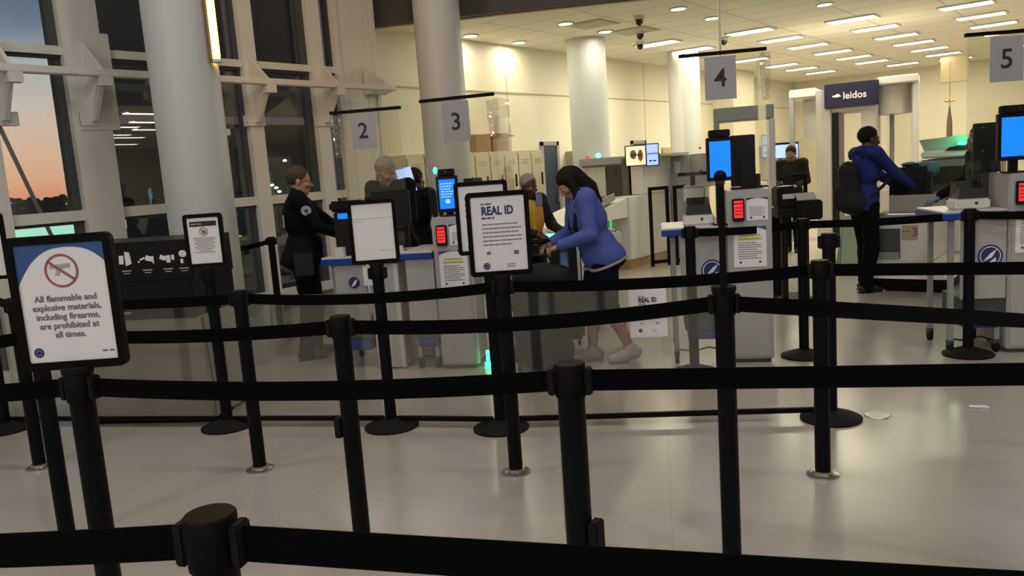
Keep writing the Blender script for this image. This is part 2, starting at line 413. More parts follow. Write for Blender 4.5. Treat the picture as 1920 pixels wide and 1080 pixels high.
# ------------------------------------------------------------------ outside
struct(MB().bx(-220, XH-.16, -160, 200, -.3, -.12).build('ground', 'asphalt'))
tw = thing('terminal_wing', 'dark terminal wing beyond the glass wall, unlit windows', 'building', (-24, 9.8, -.12))
mb = MB()
fa = [(0, .6), (0, 60), (-24, 60), (-24, 13.5)]
A_ = [mb.bm.verts.new((x, y, 0)) for x, y in fa]; B_ = [mb.bm.verts.new((x, y, 14)) for x, y in fa]
mb.bm.faces.new(A_); mb.bm.faces.new(B_)
for i in range(4): mb.bm.faces.new((A_[i], B_[i], B_[(i+1) % 4], A_[(i+1) % 4]))
mb.build('wall', 'exterior', tw)
mb = MB()
for k in range(14): mb.bx(0, .15, 1+k*4, 1.25+k*4, 0, 14)
mb.build('pilaster', 'gasket', tw)
for k in range(6): MB().bx(0, .06, 2+k*4.2, 4.6+k*4.2, 1.6, 3.2).build('window', 'gasket', tw)
MB().bx(.05, .35, 2, 30, 3.9, 4.15).build('ledge', 'frame', tw)
for k, (px, py, c) in enumerate([(493, 338, 'outlamp'), (510, 347, 'outlamp'), (518, 352, 'outlamp'), (500, 364, 'outlamp'), (534, 301, 'outlamp'), (434, 383, 'outlamp'), (82, 402, 'greenled'), (524, 359, 'outlamp')]):
    p = XP(px, py, -23.6)
    o = thing('lot_lamp', '', 'outdoor lamp', (p.x, p.y, -.12), 0, 'outdoor lamps beyond the glass wall')
    if c == 'greenled': o['label'] = 'single green lamp outside low beyond the leftmost window'
    else: o['label'] = 'small white outdoor lamp seen through the dark glass beside the round column'
    hz = p.z+.12
    MB().cone((0, 0, 0), (0, 0, hz), .03, .02, 8).build('pole', 'gasket', o)
    MB().ball((0, 0, hz), (.07, .07, .04), 10).build('lamp_head', c, o)
# mint lit canopy outside
p0 = XP(0, 444, -13.); p1 = XP(165, 424, -13.)
cn = thing('lit_canopy', 'low mint-lit walkway canopy outside the leftmost windows', 'canopy', (-13, p0.y-2, -.12))
MB().bx(-.02, .02, 0, p1.y-p0.y+2.6, p0.z+.06, p0.z+.2).build('light_strip', 'canopylight', cn)
MB().bx(-1.6, 0, 0, p1.y-p0.y+2.6, p0.z+.2, p0.z+.28).build('roof', 'frame', cn)
for k in range(3): MB().bx(-.9, -.8, .2+k*1.4, .3+k*1.4, 0, p0.z+.2).build('post', 'frame', cn)
wb = thing('lit_waiting_booth', 'bright mint-lit booth outside at the left edge', 'booth', (-12.2, XP(-30, 560, -12.2).y-1.6, -.12))
MB().bx(0, .05, 0, 1.85, .35, .95).build('lit_panel', 'canopylight', wb); MB().bx(-1, 0, 0, 1.9, 0, 1.05).build('body', 'frame', wb)
rnd = random.Random(3)
tn = ['broad low dark tree beyond the leftmost window', 'small dark tree left of the tie rod on the horizon', 'flat-topped dark tree on the horizon', 'rounded dark tree low on the sunset horizon', 'slightly taller dark tree on the horizon', 'dark tree by the rod foot on the horizon', 'thin dark tree on the skyline', 'dark tree clump before the terminal wing', 'pale-edged dark tree by the window mullion']
for k in range(9):
    p = DP(-2+k*20, 383, 60+(k % 3)*4); h = rnd.uniform(2.0, 2.7)+.1
    o = thing('distant_tree', 'low dark tree silhouette on the sunset skyline', 'tree', (p.x, p.y, -.12), 0, 'trees along the sunset skyline')
    MB().cone((0, 0, 0), (0, 0, h*.6), .12, .06, 8).build('trunk', 'bark', o)
    mb = MB()
    for j in range(14): mb.ball((rnd.uniform(-.6, .6), rnd.uniform(-.6, .6), h*rnd.uniform(.45, .88)), (rnd.uniform(.25, .45), rnd.uniform(.25, .45), rnd.uniform(.15, .3)), 8)
    mb.build('crown', 'tree', o)

# ------------------------------------------------------------------ hall wall furniture
ya, yb_ = 7.95, 11.21; nl = 9; w = (yb_-ya)/nl
for k in range(nl):
    y0 = ya+k*w
    o = thing('locker', '', 'locker', (XH+.46, y0, 0), R(90), 'cream lockers along the hall wall')
    o['label'] = 'tall cream metal locker in the row against the hall wall under the boxes'
    MB().bx(.004, w-.004, 0.02, .46, 0, 1.93, .004).build('body', 'locker', o)
    d = MB().bx(.015, w-.015, -.004, .02, .1, 1.88, .004).build('door', 'locker', o)
    MB().bx(w-.11, w-.075, -.02, -.004, 1.36, 1.56, .004).build('handle', 'dark_device', d)
    mb = MB()
    for j in range(3): mb.bx(.09, w-.09, -.008, -.003, 1.72+j*.03, 1.73+j*.03)
    mb.build('vent_slot', 'tan', d)
def carton(px0, px1, pyt, lab, dx):
    a = XP(px0, 288, XH+.42); b = XP(px1, 288, XH+.42); t = XP(px0, pyt, XH+.42)
    W = b.y-a.y; h = t.z-1.93
    o = thing('cardboard_box', lab, 'box', (XH+.42, a.y, 1.93), R(90), 'cardboard boxes on the lockers')
    MB().bx(0, W, 0, .34, 0, h, .004).build('carton', 'card', o)
    MB().box((W/2, -.003, h*.62), (W, .004, .012)).build('tape', 'tan', o)
    MB().box((W+.06, .12, h-.035), (.15, .28, .006), ry=R(8)).build('flap', 'card', o)
carton(894, 922, 252, 'plain cardboard box on the lockers, nearest the round column', 0)
carton(926, 956, 250, 'cardboard box with an open flap on the lockers', 0)
def door(nm, y0, y1, zt_, leaf):
    o = struct(MB().bx(XH-.02, XH+.03, y0, y0+.07, 0, zt_).bx(XH-.02, XH+.03, y1-.07, y1, 0, zt_).bx(XH-.02, XH+.03, y0, y1, zt_-.07, zt_).build(nm, 'machinegrey'))
    MB().bx(XH-.01, XH+.015, y0+.07, y1-.07, .01, zt_-.07).build('door_leaf', 'darkblue', o)
    MB().bx(XH+.015, XH+.06, y1-.16, y1-.12, 1.0, 1.12, .005).build('door_handle', 'chrome', o)
door('door_1', 11.76, 12.32, 2.09, 1)
door('door_2', 15.02, 15.66, 2.07, 1)
tag(MB().bx(XH+.01, XH+.5, 12.56, 12.6, .0, 1.9, .005).build('partition_board', 'tan'), 'narrow tan partition board standing beside the navy door', 'board')
tag(MB().bx(XH+.01, XH+.04, 16.4, 17.2, .0, 1.9, .005).build('partition_board', 'tan'), 'wider tan board on the far hall wall behind the monitors', 'board')

# ceiling fixtures
k = 0
rows = [(-3.78, [14.32, 15.8, 17.4, 18.95, 20.6, 22.2, 23.9], 'second'), (-5.3, [13.8, 15.33, 16.87, 18.55, 20.18, 21.8], 'third'), (-2.2, [14.8, 16.3, 17.8, 19.4, 21.0, 22.6], 'first'),
        (-6.85, [13.4, 14.85, 17.8, 19.8, 21.25, 22.85], 'fourth'), (-4.95, [23.5], 'x'), (-.6, [14.8, 17.8, 21.0], 'y'), (1.6, [14.8, 17.8, 21], 'z')]
for X_, ys, nm in rows:
    for y_ in ys:
        o = thing('ceiling_light', 'lit rectangular panel light in the low tiled ceiling above the lanes', 'ceiling light', (X_, y_, ZC), 0, 'panel lights of the hall ceiling')
        MB().bx(-.36, .36, -.17, .17, -.02, -.004).build('diffuser', 'lamp', o)
        MB().bx(-.39, .39, -.20, -.17, -.028, 0).bx(-.39, .39, .17, .20, -.028, 0).bx(-.39, -.36, -.17, .17, -.028, 0).bx(.36, .39, -.17, .17, -.028, 0).build('frame', 'white', o)
for px, py in [(56, 225), (70, 240), (86, 251), (62, 277), (105, 275), (225, 237), (212, 252), (240, 257), (230, 270), (268, 195), (280, 212), (287, 228), (288, 242), (243, 176), (500, 182), (432, 190)]:
    p = G(px, py, ZC); X_ = 2*(XW-.05)-p.x; Y_ = p.y
    if not (3.4 < X_ < XR-.5 and 6.2 < Y_ < YF-.5): continue
    o = thing('ceiling_light', 'lit rectangular panel light, seen only mirrored in the glass wall', 'ceiling light', (X_, Y_, ZC), 0, 'panel lights mirrored in the glass')
    MB().bx(-.17, .17, -.6, .6, -.02, -.004).build('diffuser', 'lamp', o)
    MB().bx(-.20, -.17, -.63, .63, -.028, 0).bx(.17, .20, -.63, .63, -.028, 0).build('frame', 'white', o)
dl = {(1272, 15): 'round recessed light nearest the pole hanging from the ceiling edge', (1060, 43): 'round recessed light above the pale round column, nearer the ceiling edge', (1135, 58): 'round recessed light directly above the pale round column top', (950, 83): 'round recessed light above the lockers whose beam lights the wall',
      (872, 68): 'round recessed light beside the dark grey column top', (1335, 33): 'round recessed light beside the hanging ceiling pole', (1546, 7): 'round recessed light in the ceiling above the blue-screen kiosk row'}
for (px, py), lab in dl.items():
    p = G(px, py, ZC)
    p.x = max(p.x, XH+.3)
    o = thing('recessed_light', lab, 'ceiling light', (p.x, p.y, ZC), 0, 'round recessed lights')
    MB().lathe([(0, 0), (.10, 0), (.10, -.012), (0, -.012)], seg=24).build('diffuser', 'lamp', o)
    MB().lathe([(.10, 0), (.10, -.02), (.13, -.02), (.13, 0)], seg=24).build('rim', 'white', o)
for (px, py), lab in {(1198, 30): 'black dome camera on the ceiling, nearest of three in line', (1200, 58): 'black dome camera on the ceiling, middle of three in line', (1200, 78): 'black dome camera on the ceiling, furthest of three in line', (1357, 70): 'lone small dome camera behind the hanging pole'}.items():
    p = G(px, py, ZC)
    o = thing('dome_camera', lab, 'security camera', (p.x, p.y, ZC))
    MB().lathe([(0, 0), (.08, 0), (.08, -.05), (0, -.05)], seg=20).build('mount', 'white', o)
    MB().ball((0, 0, -.07), (.06, .06, .07), 14).build('dome', 'dimglass', o, smooth=True)
for (px, py), lab in {(1085, 50): 'flat grey air grille beside the round recessed lights', (1165, 62): 'flat grey air grille next to the dome cameras'}.items():
    p = G(px, py, ZC); o = thing('air_grille', lab, 'vent', (p.x+.25, p.y, ZC))
    MB().bx(-.3, .3, -.3, .3, -.012, 0).build('frame', 'tan', o)
    mb = MB()
    for j in range(7): mb.bx(-.26, .26, -.25+j*.08, -.21+j*.08, -.018, -.01)
    mb.build('slat', 'wallgrey', o)
p = G(1348, 8, ZC)
q = DP(1352, 95, 10.3)
tag(MB().cone((0, 0, -1.1), (0, 0, 0), .016, .016, 10).build('ceiling_pole', 'white', loc=(G(1347, -20, ZC).x, G(1347, -20, ZC).y, ZC)), 'thin pale pole hanging from the low ceiling above number 4', 'pole')

# ------------------------------------------------------------------ stanchions and belts
NP = {}
def stanchion(key, pos, kind, label, h=1.06, clips=(), tall=0, group=None):
    """kind: 'flange' (bolted) or 'dome' (weighted)"""
    pos = Vector((pos.x, pos.y, 0)); NP[key] = (pos, h)
    o = thing('belt_stanchion', label, 'stanchion', pos, UA, group)
    r = .037
    if kind == 'flange':
        MB().lathe([(0, 0), (.078, 0), (.078, .006), (.062, .012), (.048, .014), (.047, .026), (0, .026)], seg=36).build('base_flange', 'chrome', o, smooth=True)
        zb = .014
    else:
        MB().lathe([(0, 0), (.175, 0), (.178, .012), (.16, .022), (.09, .045), (.05, .06), (0, .062)], seg=44).build('base', 'rubber', o, smooth=True)
        zb = .05
    MB().lathe([(0, zb), (r, zb), (r, h-.085), (0, h-.085)], seg=32).build('pole', 'postnavy', o, smooth=True)
    MB().lathe([(0, h-.09), (.042, h-.09), (.043, h-.004), (.040, h), (.0, h)], seg=32).build('belt_head', 'black', o, smooth=True)
    for a in (0, 180): MB().box((.050*math.cos(R(a)), .050*math.sin(R(a)), h-.05), (.020, .042, .072), rz=R(a), bev=.004).build('belt_clip', 'rubber', o)
    for (z, a) in clips:
        MB().box((.052*math.cos(R(a)), .052*math.sin(R(a)), z), (.03, .05, .085), rz=R(a), bev=.004).build('lower_belt_clip', 'rubber', o)
    return o
def belt(a, b, label, z=None, hgt=.058, sag=.012, twist=0., group='black belts between stanchions', tw0=0.):
    pa, ha = NP[a]; pb, hb = NP[b]
    za = ha-.05 if z is None else z; zb_ = hb-.05 if z is None else z
    A = Vector((pa.x, pa.y, za)); B = Vector((pb.x, pb.y, zb_)); d = (B-A); dn = Vector((d.x, d.y, 0)).normalized()
    A = A+dn*.055; B = B-dn*.055; nrm = Vector((-dn.y, dn.x, 0)); n = 28
    mid = (A+B)/2; mb = MB(); rows_ = []
    for i in range(n+1):
        t = i/n; P = A.lerp(B, t); P.z -= sag*4*t*(1-t)
        ang = tw0+(twist-tw0)*t
        up = Vector((0, 0, 1))*math.cos(ang)+nrm*math.sin(ang)*1.
        th = nrm*math.cos(ang)-Vector((0, 0, 1))*math.sin(ang)
        rows_.append([mb.bm.verts.new(P-mid+up*s*hgt/2+th*q_*.0012) for s, q_ in ((1, -1), (1, 1), (-1, 1), (-1, -1))])
    for r0, r1 in zip(rows_[:-1], rows_[1:]):
        for j in range(4): mb.bm.faces.new((r0[j], r0[(j+1) % 4], r1[(j+1) % 4], r1[j]))
    mb.bm.faces.new(rows_[0]); mb.bm.faces.new(rows_[-1][::-1])
    return tag(mb.build('retractable_belt', 'belt', loc=mid), label, 'belt', group)

V2 = lambda x, y: Vector((x, y, 0))
HN = 1.083
g = lambda px, py: G(px, py, HN)
stanchion('S1', g(392, 962), 'flange', 'very near black stanchion with a blue sheen, cut off by the picture bottom', HN)
stanchion('S2', g(146, 697), 'flange', 'black stanchion carrying the big no-firearms notice', HN)
stanchion('S11', g(1067, 680), 'flange', 'near black stanchion before the luggage, pale label strip on its side', HN, clips=((.6, -20),))
stanchion('S3', G(128, 1012), 'flange', 'black stanchion just behind the one with the big notice', 1.05)
stanchion('S7', G(637, 592, 1.06), 'flange', 'black stanchion with a lower clip before the police officer', 1.06, clips=((.58, 175),))
stanchion('S12', G(1357, 545, 1.1), 'flange', 'black stanchion topped by the edge-on sign, before kiosk 4', 1.1)
stanchion('S4', G(75, 876), 'flange', 'black stanchion with steel flange below the big notice, by the picture edge', 1.06)
stanchion('S5', G(488, 880), 'flange', 'black stanchion with steel flange behind the small sign pole', 1.05)
stanchion('S10', G(968, 885), 'flange', 'black stanchion with steel flange carrying the front REAL ID sign', 1.06)
stanchion('S13', G(1543, 890), 'flange', 'black stanchion with bright steel flange on the open floor', 1.08)
stanchion('S6', G(428, 800), 'dome', 'domed-base stanchion carrying the small prohibited-items sign by the column', 1.10)
stanchion('S8', G(735, 800), 'dome', 'domed-base stanchion carrying the nearly blank sign', 1.07)
stanchion('S9', G(940, 803), 'dome', 'domed-base stanchion carrying the sign half hidden behind REAL ID', 1.10)
stanchion('S14', G(1558, 785), 'dome', 'domed-base stanchion on the open floor behind the steel-flanged one', 1.12)
stanchion('S16', G(1815, 665), 'dome', 'domed-base stanchion beside the desk of kiosk 5', 1.10)
stanchion('S15', G(1508, 668), 'dome', 'domed-base stanchion between kiosk 4 and the black podium', 1.09)
stanchion('S18', G(1303, 698), 'dome', 'domed-base stanchion before the desk of kiosk 4', 1.11)
stanchion('S17', G(528, 626), 'dome', 'domed-base stanchion by the window wall behind the police officer', 1.08)
# posts outside the frame that the belts run to
def beyond(key, px, py, L):
    a_ = NP[key][0]; z_ = NP[key][1]-.021; b_ = G(px, py, z_); b_.z = 0; d_ = (b_-a_); return a_+d_.normalized()*max(L, d_.length+.12)
far = [('E1', beyond('S1', 0, 987, 1.4)), ('E2', beyond('S1', 1920, 1052, 1.75)), ('E3', beyond('S2', 0, 713, 1.2)), ('E4', beyond('S11', 1920, 668, 1.6)), ('E5', beyond('S3', 0, 628, 1.5)), ('E6', beyond('S12', 1920, 569, 1.5)), ('E7', beyond('S4', 0, 556, 1.5)),
       ('E8', beyond('S13', 1920, 486, 1.5)), ('E9', beyond('S16', 1920, 392, 1.4)), ('E10', V2(-7.3, 4.6)), ('E11', V2(-6.55, 2.15))]
for kx, p in far: stanchion(kx, p, 'flange', 'black stanchion just out of view where a belt ends', 1.06, group='stanchions beyond the picture edge')
belt('E1', 'S1', 'nearest belt, running to the picture edge on the window side', hgt=.062)
belt('S1', 'E2', 'nearest belt along the whole picture bottom, hall side', hgt=.062, sag=.0)
belt('E3', 'S2', 'belt behind the big notice running to the picture edge')
belt('S2', 'S11', 'belt between the big-notice stanchion and the one with the label strip', sag=.02)
belt('S11', 'E4', 'belt from the label-strip stanchion across the open floor', sag=.0)
belt('E5', 'S3', 'belt passing just under the big notice to the picture edge')
belt('S3', 'S7', 'belt from behind the big notice to the stanchion before the officer', sag=.02)
belt('S7', 'S12', 'belt between the stanchion before the officer and the one before kiosk 4', sag=.03)
belt('S12', 'E6', 'belt twisted thin on its way from kiosk 4 to the picture edge', twist=R(80), sag=.0)
belt('E7', 'S4', 'belt hidden behind the big notice at the picture edge')
belt('S4', 'S5', 'belt before the black waste station cabinet')
belt('S5', 'S10', 'belt crossing the police officer at hip height', sag=.03)
belt('S10', 'S13', 'belt crossing the woman in blue at the shorts', sag=.02)
belt('S13', 'E8', 'belt before the man with the backpack at shin height', sag=.0)
belt('S18', 'S15', 'belt across the front of the kiosk 4 tower')
belt('S15', 'S16', 'belt crossing the man with the backpack at hip height', sag=.01)
belt('S16', 'E9', 'short belt before kiosk 5')
belt('E10', 'S17', 'belt by the window wall behind the officer', hgt=.05)
# low rail + clear panels along the domed stanchions
panels = [('E11', 'S6', 'hazy clear barrier panel before the waste station'), ('S6', 'S8', 'hazy clear barrier panel before the officer legs'), ('S8', 'S9', 'hazy clear barrier panel before the kiosk 3 cabinet'), ('S9', 'S14', 'hazy clear barrier panel before the luggage and the woman')]
for a, b, lab in panels:
    pa, pb = NP[a][0], NP[b][0]; d = pb-pa; L = d.length; o = thing('clear_barrier_panel', lab, 'barrier', pa, math.atan2(d.y, d.x), 'clear panels between the domed stanchions')
    L2 = L-.06 if b != 'S14' else L*.66
    MB().bx(.06, L2, -.003, .003, .07, .90).build('clear_sheet', 'panel', o)
    MB().bx(.05, L-.05, -.012, .012, .045, .075).build('bottom_rail', 'black', o)
    if b == 'S14':
        MB().bx(L2, L2+.012, -.005, .005, .07, .90).build('edge_strip', 'acrylic', o)

# label strip on S11
p = NP['S11'][0]
o = MB().bx(-.012, .012, -.002, .002, -.11, .11).build('label_strip', 'kiosk', loc=(p.x-.034, p.y-.016, .72), rz=R(-60))
tag(o, 'pale label strip stuck on the near stanchion', 'label')

# ------------------------------------------------------------------ signs
def rrect(w, h, r, n=5):
    P = []
    for cx, cz, a0 in ((w/2-r, h/2-r, 0), (-w/2+r, h/2-r, 90), (-w/2+r, -h/2+r, 180), (w/2-r, -h/2+r, 270)):
        for i in range(n+1):
            a = R(a0+90*i/n); P.append((cx+r*math.cos(a), cz+r*math.sin(a)))
    return P
def sign(key, w, h, label, rz, tilt=0, name='sign_holder', zc=None, dx=0):
    pos, hh = NP[key]
    o = thing(name, label, 'sign', (pos.x, pos.y, hh), rz)
    c = h/2+.012
    f_ = MB()
    outer = rrect(w, h, .022); inner = rrect(w-.05, h-.05, .006)
    n = len(outer)
    mb = f_
    Vv = [[mb.bm.verts.new((x+dx, y, z+c)) for x, z in P] for P, y in ((outer, -.012), (inner, -.012), (inner, -.002), (outer, .012))]
    for i in range(n):
        j = (i+1) % n
        for a, b in ((0, 1), (1, 2), (3, 0)): mb.bm.faces.new((Vv[a][i], Vv[a][j], Vv[b][j], Vv[b][i]))
    mb.bm.faces.new(Vv[3]); mb.bm.faces.new(Vv[2])
    f_.build('frame', 'black', o)
    MB().bx(dx-w/2+.024, dx+w/2-.024, -.006, -.0025, c-h/2+.024, c+h/2-.024).build('notice_sheet', 'paper', o)
    MB().bx(-.03, .03, -.012, .012, -.0, .03).lathe([(0, -.001), (.046, -.001), (.046, .018), (0, .018)], seg=24).build('mounting_neck', 'rubber', o)
    return o, c
FACE = -.0065
camyaw = yaw
o, c = sign('S2', .322, .412, 'big white notice in a black frame, red ring with a bar over a firearm', camyaw)
# blue arched header
W2, H2 = .322/2-.025, .412/2-.025
mb = MB()
def arc(x): return c+H2-.012-.105*(abs((x-.02)/(W2*1.12)))**2.6
n = 26; xs = [-W2+2*W2*i/n for i in range(n+1)]
for a, b in zip(xs[:-1], xs[1:]):
    za, zb2 = arc(a), arc(b)
    mb.prism([(a, za), (b, zb2), (b, c+H2), (a, c+H2)], FACE-.0006, FACE+.0005)
mb.build('blue_header_arc', 'blueink', o)
MB().ring(.051, .0445, FACE-.0012, FACE, (.0, c+.098)).box((0, FACE-.0006, c+.098), (.096, .0012, .0075), ry=R(38)).build('prohibition_ring', 'redink', o)
MB().prism([(-.034, c+.116), (.027, c+.119), (.027, c+.107), (.0, c+.104), (-.007, c+.084), (-.021, c+.084), (-.014, c+.104), (-.034, c+.106)], FACE-.0008, FACE).build('firearm_pictogram', 'inklight', o)
for i, t in enumerate(['All flammable and', 'explosive materials,', 'including firearms,', 'are prohibited at', 'all times.']):
    text_mesh(t, .0265, 'notice_text', 'ink', o, .0, FACE-.0004, c+.014-i*.028, bold=.0004)
def seal(o, x, z, r, m1='navyink', m2='inklight'):
    MB().lathe([(0, 0), (r, 0), (r, .001), (0, .001)], seg=24)
    s_ = MB()
    s_.ring(r, r*.62, FACE-.0010, FACE, (x, z), 24); s_.ring(r*.5, .0005, FACE-.0010, FACE, (x, z), 20)
    q_ = s_.build('round_seal', m1, o)
    return q_
seal(o, -.105, c-.150, .015)
mb = MB(); lines_mb(mb, .09, .125, c-.155, .005, FACE, 1); mb.build('small_print', 'ink', o)

o, c = sign('S6', .262, .355, 'small white sign in a black frame beside the round column, round ban symbol over print', camyaw-R(2))
MB().bx(-.09, .09, FACE-.0006, FACE, c+.095, c+.128).build('dark_heading_band', 'inkblack', o)
mb = MB(); lines_mb(mb, -.08, -.01, c+.111, .008, FACE-.0007, 2); mb.build('heading_text', 'inklight', o)
MB().ring(.028, .023, FACE-.001, FACE, (0, c+.06)).box((0, FACE-.0005, c+.06), (.05, .001, .005), ry=R(40)).build('prohibition_ring', 'redink', o)
MB().prism([(-.015, c+.07), (.015, c+.07), (.012, c+.045), (-.01, c+.045)], FACE-.0008, FACE).build('item_pictogram', 'ink', o)
mb = MB()
for i in range(9):
    wd = (.075, .07, .062, .075, .055, .07, .06, .04, .07)[i]; lines_mb(mb, -wd, wd, c+.018-i*.012, .004, FACE, 20+i, .004)
mb.build('printed_lines', 'ink', o)

o, c = sign('S8', .305, .405, 'nearly blank white sign in a black frame beside the officer', camyaw+R(4))
MB().bx(-.125, .125, FACE-.0006, FACE, c+.085, c+.087).build('paper_edge_line', 'inklight', o)
mb = MB(); lines_mb(mb, -.12, -.07, c+.07, .003, FACE, 5); lines_mb(mb, .03, .11, c-.12, .003, FACE, 6); mb.build('faint_print', 'inklight', o)

def realid(o, c, s=1., ink='navyink', ink2='ink', face=FACE):
    text_mesh('REAL ID', .060*s, 'heading_text', ink, o, -.085*s, face-.0004, c+.118*s, 'LEFT', bold=.0022*s, sx=.78)
    mb = MB(); lines_mb(mb, -.085*s, -.03*s, c+.155*s, .006*s, face, 8); lines_mb(mb, -.085*s, -.02*s, c+.083*s, .008*s, face, 9); mb.build('subheading_text', ink, o)
    mb = MB()
    for i, wd in enumerate((.105, .115, .10, .115, .115, .065)): lines_mb(mb, -.085*s, wd*s, c+(.05-i*.021)*s, .0055*s, face, 30+i, .003)
    mb.build('printed_lines', ink2, o)
    mb = MB().bx(-.07*s, -.05*s, face-.001, face, c-.105*s, c-.09*s).bx(.07*s, .095*s, face-.001, face, c-.11*s, c-.09*s)
    mb.build('pictogram', ink2, o)
    seal(o, -.075*s, c-.165*s, .018*s)
    mb = MB(); lines_mb(mb, .03*s, .075*s, c-.16*s, .004*s, face, 50, .002); lines_mb(mb, .03*s, .075*s, c-.172*s, .004*s, face, 51, .002); mb.build('small_print', ink2, o)
o, c = sign('S10', .325, .435, 'front white REAL ID sign in a black frame', camyaw-R(1))
realid(o, c, 1.0)
o, c = sign('S9', .325, .445, 'white sign in a black frame mostly hidden behind the REAL ID sign', camyaw-R(3), dx=-.02)
mb = MB()
for i, (wd, m_) in enumerate(((.04, 0), (.05, 0), (.045, 0), (.03, 0))): mb.box((-.10, FACE-.0004, c+.12-i*.035), (.045, .001, .010))
mb.build('red_print', 'redink', o)
mb = MB()
for i in range(5): lines_mb(mb, -.12, .08, c-.03-i*.02, .005, FACE, 70+i)
mb.build('printed_lines', 'ink', o)
seal(o, -.105, c-.175, .016)
o, c = sign('S12', .30, .405, 'sign holder turned edge-on above a stanchion before kiosk 4', camyaw+R(90)+math.atan((1357-960)/1500)*-1)
MB().ball((0, 0, c+.405/2+.012), (.024, .024, .024), 14).build('top_knob', 'black', o, smooth=True)
# sign cut by the frame at the left
NP['L'] = (G(12, 806), 1.1)
stanchion('SL', NP['L'][0], 'dome', 'domed-base stanchion at the very picture edge behind the big notice', 1.09)
o, c = sign('SL', .34, .46, 'white sign cut by the picture edge behind the big notice', camyaw-R(6), dx=.06)
mb = MB()
for i in range(7): lines_mb(mb, .03, .185, c+.15-i*.035, .008, FACE, 80+i)
mb.build('printed_lines', 'navyink', o)
# paper sheets stuck to the clear panel
pa, pb = NP['S9'][0], NP['S14'][0]; dd = pb-pa; ang = math.atan2(dd.y, dd.x)
# intersection of view ray with the panel plane
def on_plane(px, py, P0, d):
    nn = Vector((-d.y, d.x, 0)); r = ray(px, py); t = (P0-EYE).dot(nn)/r.dot(nn); return EYE+r*t
pc = on_plane(1215, 586, pa, dd)
o = thing('letter_notice', 'letter sheet headed REAL ID stuck to the clear barrier beside the woman', 'notice', (pc.x, pc.y, pc.z), ang)
MB().bx(-.112, .112, -.007, -.0045, -.15, .15).build('paper_sheet', 'panel' if 0 else 'paper', o)
realid(o, 0, .66, 'inkblack', 'inklight', -.0075)

# ------------------------------------------------------------------ kiosks
def notice(par, x, z, w, h, y, name='notice', top='blueink', yel=False, seed=0):
    q_ = MB().bx(x-w/2, x+w/2, y-.002, y, z-h/2, z+h/2).build(name, 'paper', par)
    mb = MB()
    for a in range(10):
        xa, xb = x-w/2+w*a/10, x-w/2+w*(a+1)/10
        ta = abs((a/10-.5)*2)**2*.10*h; tb = abs(((a+1)/10-.5)*2)**2*.10*h
        mb.prism([(xa, z+h/2-.012*h-ta), (xb, z+h/2-.012*h-tb), (xb, z+h/2), (xa, z+h/2)], y-.0028, y-.0018)
    mb.build('header_arc', top, q_)
    if yel: MB().bx(x-w*.32, x+w*.32, y-.0028, y-.002, z+h*.26, z+h*.30).bx(x-w*.36, x+w*.36, y-.0028, y-.002, z+h*.17, z+h*.22).build('highlight', 'yellowink', q_)
    mb = MB()
    for i in range(8): lines_mb(mb, x-w*.36, x+w*(.36 if i % 3 else .2), z+h*(.10-i*.055), h*.02, y-.002, seed+i, .003)
    mb.build('printed_lines', 'ink', q_)
    mb = MB().ring(.009, .002, y-.003, y-.002, (x-w*.3, z-h*.38), 12).ring(.009, .002, y-.003, y-.002, (x+w*.3, z-h*.38), 12); mb.build('round_seal', 'inkblack', q_)
    return q_

